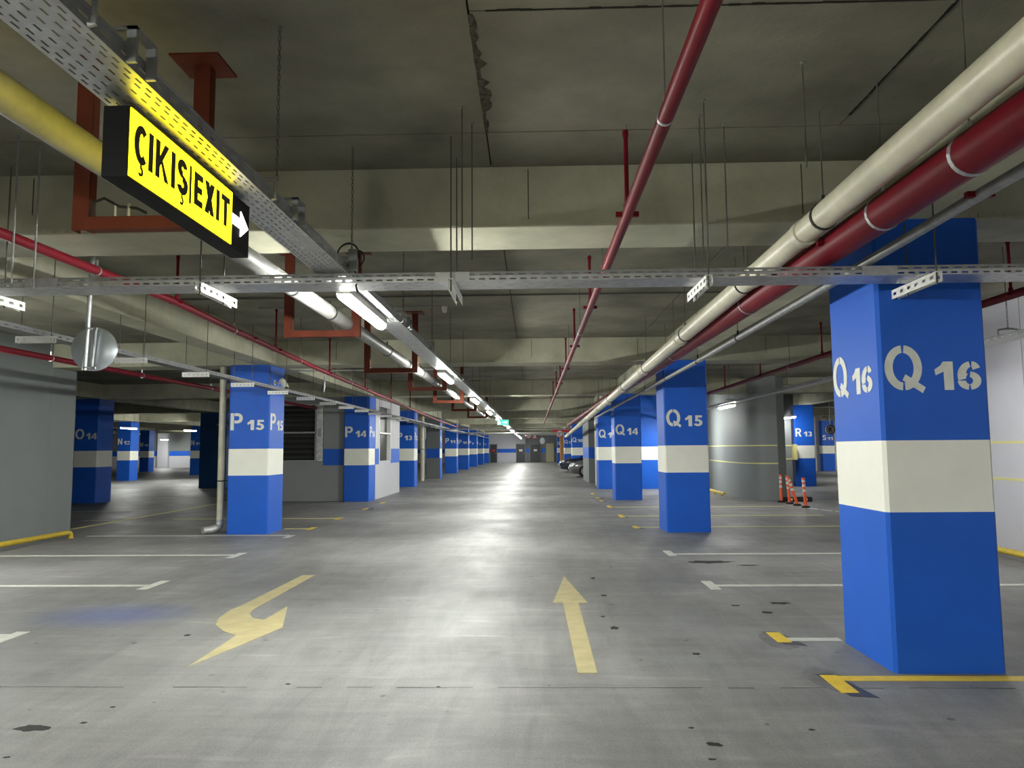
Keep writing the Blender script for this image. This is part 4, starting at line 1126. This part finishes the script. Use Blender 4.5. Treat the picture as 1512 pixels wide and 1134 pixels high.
# ------------------------------------------------------------------ signs
gs = thing('exit_sign', 'small green lit emergency exit sign under the distant lane tray', 'exit sign', (-1.12, 26.9, 2.4))
MB().box(-1.33, -0.90, 26.88, 26.94, 2.36, 2.56).build('housing', 'white_plastic', gs, bevel=0.004)
MB().box(-1.32, -0.91, 26.872, 26.88, 2.37, 2.55).build('green_panel', 'sign_green', gs)
rmn = MB()
rmn.box(-1.27, -1.24, 26.868, 26.872, 2.51, 2.54).box(-1.28, -1.22, 26.868, 26.872, 2.44, 2.505).box(-1.30, -1.27, 26.868, 26.872, 2.39, 2.44).box(-1.23, -1.20, 26.868, 26.872, 2.39, 2.44)
rmn.build('running_figure', 'sign_white', gs)
MB().add([(-1.12, 26.87, 2.445), (-1.02, 26.87, 2.445), (-1.02, 26.87, 2.42), (-0.95, 26.87, 2.46), (-1.02, 26.87, 2.50), (-1.02, 26.87, 2.475), (-1.12, 26.87, 2.475)], [(0, 1, 2, 3, 4, 5, 6)]).build('white_arrow', 'sign_white', gs, solid=0.003)
MB().tube([(-1.25, 26.91, 2.56), (-1.25, 26.91, 2.65)], 0.006, 6).tube([(-1.0, 26.91, 2.56), (-1.0, 26.91, 3.4)], 0.006, 6).build('hanger', 'rod', gs)

def round_sign(x, y, z, R, label, glyph_kind):
    t = thing('road_sign', label, 'road sign', (x, y, z))
    MB().tube([(x, y, z), (x, y + 0.015, z)], R, 28).build('disc', 'sign_face', t)
    MB().torus((x, y - 0.004, z), (0, 1, 0), R * 0.90, R * 0.10, n=28, m=6).build('red_ring', 'sign_red' if glyph_kind != 'black' else 'ink', t)
    gm = MB()
    if glyph_kind == 'turn':
        gm.box(x - 0.02, x + 0.02, y - 0.01, y - 0.002, z - 0.13, z + 0.04).box(x - 0.07, x + 0.02, y - 0.01, y - 0.002, z + 0.02, z + 0.06)
        gm.add([(x - 0.14, y - 0.008, z + 0.04), (x - 0.06, y - 0.008, z - 0.02), (x - 0.06, y - 0.008, z + 0.10), (x - 0.14, y - 0.002, z + 0.04), (x - 0.06, y - 0.002, z - 0.02), (x - 0.06, y - 0.002, z + 0.10)],
               [(0, 1, 2), (5, 4, 3), (0, 3, 4, 1), (1, 4, 5, 2), (2, 5, 3, 0)])
    elif glyph_kind == 'black':
        put_text(gm, 'K', (x - R * 0.35, y - 0.002, z - R * 0.45), (1, 0, 0), (0, -1, 0), R * 0.9, width=R * 0.7, slit=False, thick=0.006)
    else:
        put_text(gm, '20', (x - R * 0.5, y - 0.002, z - R * 0.35), (1, 0, 0), (0, -1, 0), R * 0.7, width=R, slit=False, thick=0.006)
    gm.build('symbol', 'ink', t)
    MB().tube([(x, y + 0.02, z + R * 0.8), (x, y + 0.02, CZ)], 0.015, 6).build('hanger', 'galvdark', t)
    return t
round_sign(1.72, 49.0, 2.47, 0.26, 'round no left turn sign with red ring above the navy car', 'turn')
round_sign(-0.41, 60.0, 2.55, 0.24, 'far round red ringed sign beside the triangular sign', 'num')
round_sign(10.75, 27.0, 2.1, 0.17, 'round black ringed sign at the edge of column R 13', 'black')
ts = thing('road_sign', 'far triangular warning sign with red border', 'road sign', (0.09, 60, 2.4))
def tri(x, y0, y1, z, R):
    return [(x + R * math.cos(PI / 2 + 2 * PI * k / 3), z + R * math.sin(PI / 2 + 2 * PI * k / 3)) for k in range(3)]
for nm, R_, y0, y1, m_ in (('red_border', 0.30, 60.0, 60.015, 'sign_red'), ('white_field', 0.19, 59.99, 60.0, 'sign_face'), ('symbol', 0.06, 59.984, 59.99, 'ink')):
    p = tri(0.09, 0, 0, 2.46, R_)
    MB().add([(a_, y0, b_) for a_, b_ in p] + [(a_, y1, b_) for a_, b_ in p], [(0, 1, 2), (5, 4, 3), (0, 3, 4, 1), (1, 4, 5, 2), (2, 5, 3, 0)]).build(nm, m_, ts)
MB().tube([(0.09, 60.02, 2.7), (0.09, 60.02, CZ)], 0.015, 6).build('hanger', 'galvdark', ts)

# mural and glow-coloured pillar at the end of the Q row
mu = thing('mural_panel', 'blue mural with pale triangles on a white framed panel near column Q 9', 'mural', (3.2, 62, 0.2))
MB().box(2.93, 4.9, 62.3, 62.42, 0.1, 2.72).build('panel', 'mural', mu)
MB().box(2.88, 2.94, 62.24, 62.44, 0.05, 2.78).box(2.88, 4.95, 62.24, 62.44, 2.72, 2.78).build('white_frame', 'band', mu)
for p in ([(2.96, 2.2), (3.45, 2.7), (3.5, 2.3)], [(2.96, 1.2), (3.3, 1.75), (3.0, 1.9)], [(3.1, 0.7), (3.5, 1.1), (3.45, 0.5)], [(3.0, 0.35), (4.0, 0.35), (3.2, 0.6)]):
    MB().add([(a_, 62.29, b_) for a_, b_ in p] + [(a_, 62.3, b_) for a_, b_ in p], [(0, 1, 2), (5, 4, 3), (0, 3, 4, 1), (1, 4, 5, 2), (2, 5, 3, 0)]).build('pale_triangle', 'cyan', mu)
oc = thing('glow_pillar', 'pillar painted orange as a glow beyond the mural panel', 'pillar', (2.5, 66.5, 0))  # orange paint stands in for a glow; the pillar emits nothing
MB().box(2.35, 2.75, 66, 66.4, 0, 2.75).build('cladding', 'glow_orange', oc, bevel=0.01)
MB().box(2.33, 2.77, 65.98, 66.42, 2.75, 2.85).build('cap', 'darkdoor', oc)
rb = thing('sign_board', 'dark red overhead board above the mural and no turn sign', 'board', (3, 58, 2.75))
MB().box(1.5, 5.0, 58, 58.1, 2.72, 2.98).build('board', 'sign_red', rb)
MB().tube([(2, 58.05, 2.98), (2, 58.05, CZ)], 0.015, 6).tube([(4, 58.05, 2.98), (4, 58.05, CZ)], 0.015, 6).build('hanger', 'rod', rb)
m2 = thing('traffic_mirror', 'small distant round mirror above the beige door', 'mirror', (0.65, 55, 2.1))
MB().tube([(0.65, 55, 2.06), (0.62, 55.04, 2.06)], [0.24, 0.2], 20).build('mirror_dish', 'mirrorback', m2, smooth=True)
MB().tube([(0.65, 55.05, 2.06), (0.65, 55.05, CZ)], 0.015, 6).build('pole', 'galvdark', m2)

# ------------------------------------------------------------------ flexible posts
for i, (x, y, lean, hgt, lab) in enumerate(((6.68, 20.3, (0.0, 0), 0.74, 'leftmost orange and grey flexible post'), (6.69, 19.68, (-0.05, 0), 0.74, 'second orange flexible post from the rounded wall, upright'),
                                            (6.68, 19.1, (-0.20, 0.0), 0.72, 'leaning orange flexible post, third from the left'), (6.67, 18.48, (-0.04, 0), 0.73, 'rightmost orange flexible post at the worn diagonal line'))):
    t = thing('flexible_post', lab, 'bollard', (x, y, 0), 'orange flexible posts')
    MB().tube([(x, y, 0), (x, y, 0.03), (x, y, 0.05)], [0.10, 0.10, 0.06], 14).build('base', 'tyre', t)
    def pt(f): return (x + lean[0] * f, y + lean[1] * f, 0.04 + (hgt - 0.04) * f)
    segs = [(0, 0.50, 'post_orange'), (0.50, 0.59, 'post_white'), (0.59, 0.68, 'post_orange'), (0.68, 0.77, 'post_white'), (0.77, 0.84, 'post_orange'), (0.84, 0.92, 'post_white'), (0.92, 1.0, 'post_orange')]
    for a_, b_, m_ in segs:
        MB().tube([pt(a_), pt(b_)], 0.038 if m_ == 'post_orange' else 0.039, 12).build('post_section' if m_ == 'post_orange' else 'reflective_band', m_, t, smooth=True)
wsx = thing('rubber_stop', 'dark rubber wheel stop behind the orange posts', 'wheel stop', (7.3, 20.6, 0))
MB().prism([(6.8, 20.5), (7.6, 20.5), (7.6, 20.7), (6.8, 20.7)], 0, 0.12).build('stop_body', 'tyre', wsx, bevel=0.03)
for k in range(2):
    MB().box(6.95 + k * 0.4, 7.05 + k * 0.4, 20.49, 20.5, 0.03, 0.09).build('reflector', 'lineyellow', wsx)

# ------------------------------------------------------------------ cars
def car(label, paint, x, y, length, width, height):
    """parked nose towards the lane (-X)"""
    t = thing('car', label, 'car', (x, y, 0))
    W = width / 2
    st = [(0.00, 0.30, 0.60, 0.62), (0.02, 0.22, 0.68, 0.80), (0.06, 0.18, 0.76, 0.93), (0.18, 0.17, 0.88, 1.0), (0.30, 0.17, 0.95, 1.0), (0.60, 0.17, 0.98, 1.0), (0.85, 0.18, 1.0, 0.98), (0.96, 0.22, 0.98, 0.92), (1.0, 0.32, 0.85, 0.80)]
    hs = height / 1.5
    vs, fs = [], []
    for f, zb_, zt_, wf_ in st:
        w_ = W * wf_
        X = x + f * length
        zb2, zt2 = zb_, zt_ * hs
        prof = [(-w_ * 0.9, zb2), (-w_, zb2 + 0.15), (-w_, zt2 - 0.16), (-w_ * 0.96, zt2 - 0.05), (-w_ * 0.80, zt2), (0, zt2 + 0.025), (w_ * 0.80, zt2), (w_ * 0.96, zt2 - 0.05), (w_, zt2 - 0.16), (w_, zb2 + 0.15), (w_ * 0.9, zb2)]
        vs += [(X, y + a_, b_) for a_, b_ in prof]
    m_ = 11
    for i in range(len(st) - 1):
        for k in range(m_):
            k2 = (k + 1) % m_
            fs.append((i * m_ + k, (i + 1) * m_ + k, (i + 1) * m_ + k2, i * m_ + k2))
    fs.append(tuple(range(m_)))
    fs.append(tuple((len(st) - 1) * m_ + k for k in range(m_))[::-1])
    MB().add(vs, fs).build('body', paint, t, smooth=True)
    cab = [(0.24, 0.90, 0.90, 0.86), (0.40, 1.38, 0.78, 0.74), (0.50, 1.46, 0.76, 0.74), (0.70, 1.45, 0.76, 0.74), (0.86, 1.34, 0.74, 0.72), (0.97, 0.98, 0.86, 0.80)]
    vs, fs = [], []
    for f, zt_, wb_, wt_ in cab:
        X = x + f * length
        vs += [(X, y - W * wb_, 0.88 * hs), (X, y - W * wt_, zt_ * hs - 0.04), (X, y, zt_ * hs), (X, y + W * wt_, zt_ * hs - 0.04), (X, y + W * wb_, 0.88 * hs)]
    for i in range(len(cab) - 1):
        for k in range(4):
            fs.append((i * 5 + k, (i + 1) * 5 + k, (i + 1) * 5 + k + 1, i * 5 + k + 1))
    MB().add(vs, fs).build('glasshouse', 'glass', t, smooth=True)
    vs, fs = [], []
    for f, zt_, wb_, wt_ in cab[1:5]:
        X = x + f * length
        vs += [(X, y - W * wt_ - 0.01, zt_ * hs - 0.045), (X, y, zt_ * hs + 0.012), (X, y + W * wt_ + 0.01, zt_ * hs - 0.045)]
    for i in range(3):
        for k in range(2):
            fs.append((i * 3 + k, (i + 1) * 3 + k, (i + 1) * 3 + k + 1, i * 3 + k + 1))
    MB().add(vs, fs).build('roof', paint, t, smooth=True, solid=0.02)
    for f in (0.18, 0.80):
        for s_ in (-1, 1):
            wx, wy = x + f * length, y + s_ * (W - 0.1)
            wh = MB().tube([(wx, wy - 0.1, 0.31), (wx, wy - 0.085, 0.31), (wx, wy + 0.085, 0.31), (wx, wy + 0.1, 0.31)], [0.27, 0.31, 0.31, 0.27], 20).build('wheel', 'tyre', t, smooth=True)
            MB().tube([(wx, wy + s_ * 0.095, 0.31), (wx, wy + s_ * 0.108, 0.31)], 0.19, 14).build('hub_cap', 'hub', wh)
    for s_ in (-1, 1):
        MB().add([(x + 0.045, y + s_ * W * 0.50, 0.60 * hs), (x + 0.22, y + s_ * W * 0.93, 0.64 * hs), (x + 0.30, y + s_ * W * 0.94, 0.76 * hs), (x + 0.09, y + s_ * W * 0.55, 0.70 * hs)], [(0, 1, 2, 3)]).build('headlight', 'headlight', t, solid=0.05)
        MB().box(x + 0.03, x + 0.10, y + s_ * W * 0.62 - 0.07, y + s_ * W * 0.62 + 0.07, 0.30, 0.37).build('fog_lamp', 'headlight', t)
        MB().box(x + 0.31 * length, x + 0.31 * length + 0.12, y + s_ * (W + 0.08) - 0.08, y + s_ * (W + 0.08) + 0.08, 0.93 * hs, 1.05 * hs).build('door_mirror', paint, t, bevel=0.02)
    MB().box(x - 0.005, x + 0.05, y - 0.36, y + 0.36, 0.33, 0.50).build('grille', 'tyre', t, bevel=0.01)
    MB().box(x - 0.014, x - 0.004, y - 0.26, y + 0.26, 0.43, 0.53).build('number_plate', 'sign_face', t)
    return t
car('navy car parked nose out beyond the grey wall', 'navy', 1.62, 47.3, 4.2, 1.78, 1.48)
car('dark grey car parked nose out nearest the stair wall', 'greycar', 1.85, 39.2, 4.3, 1.78, 1.42)
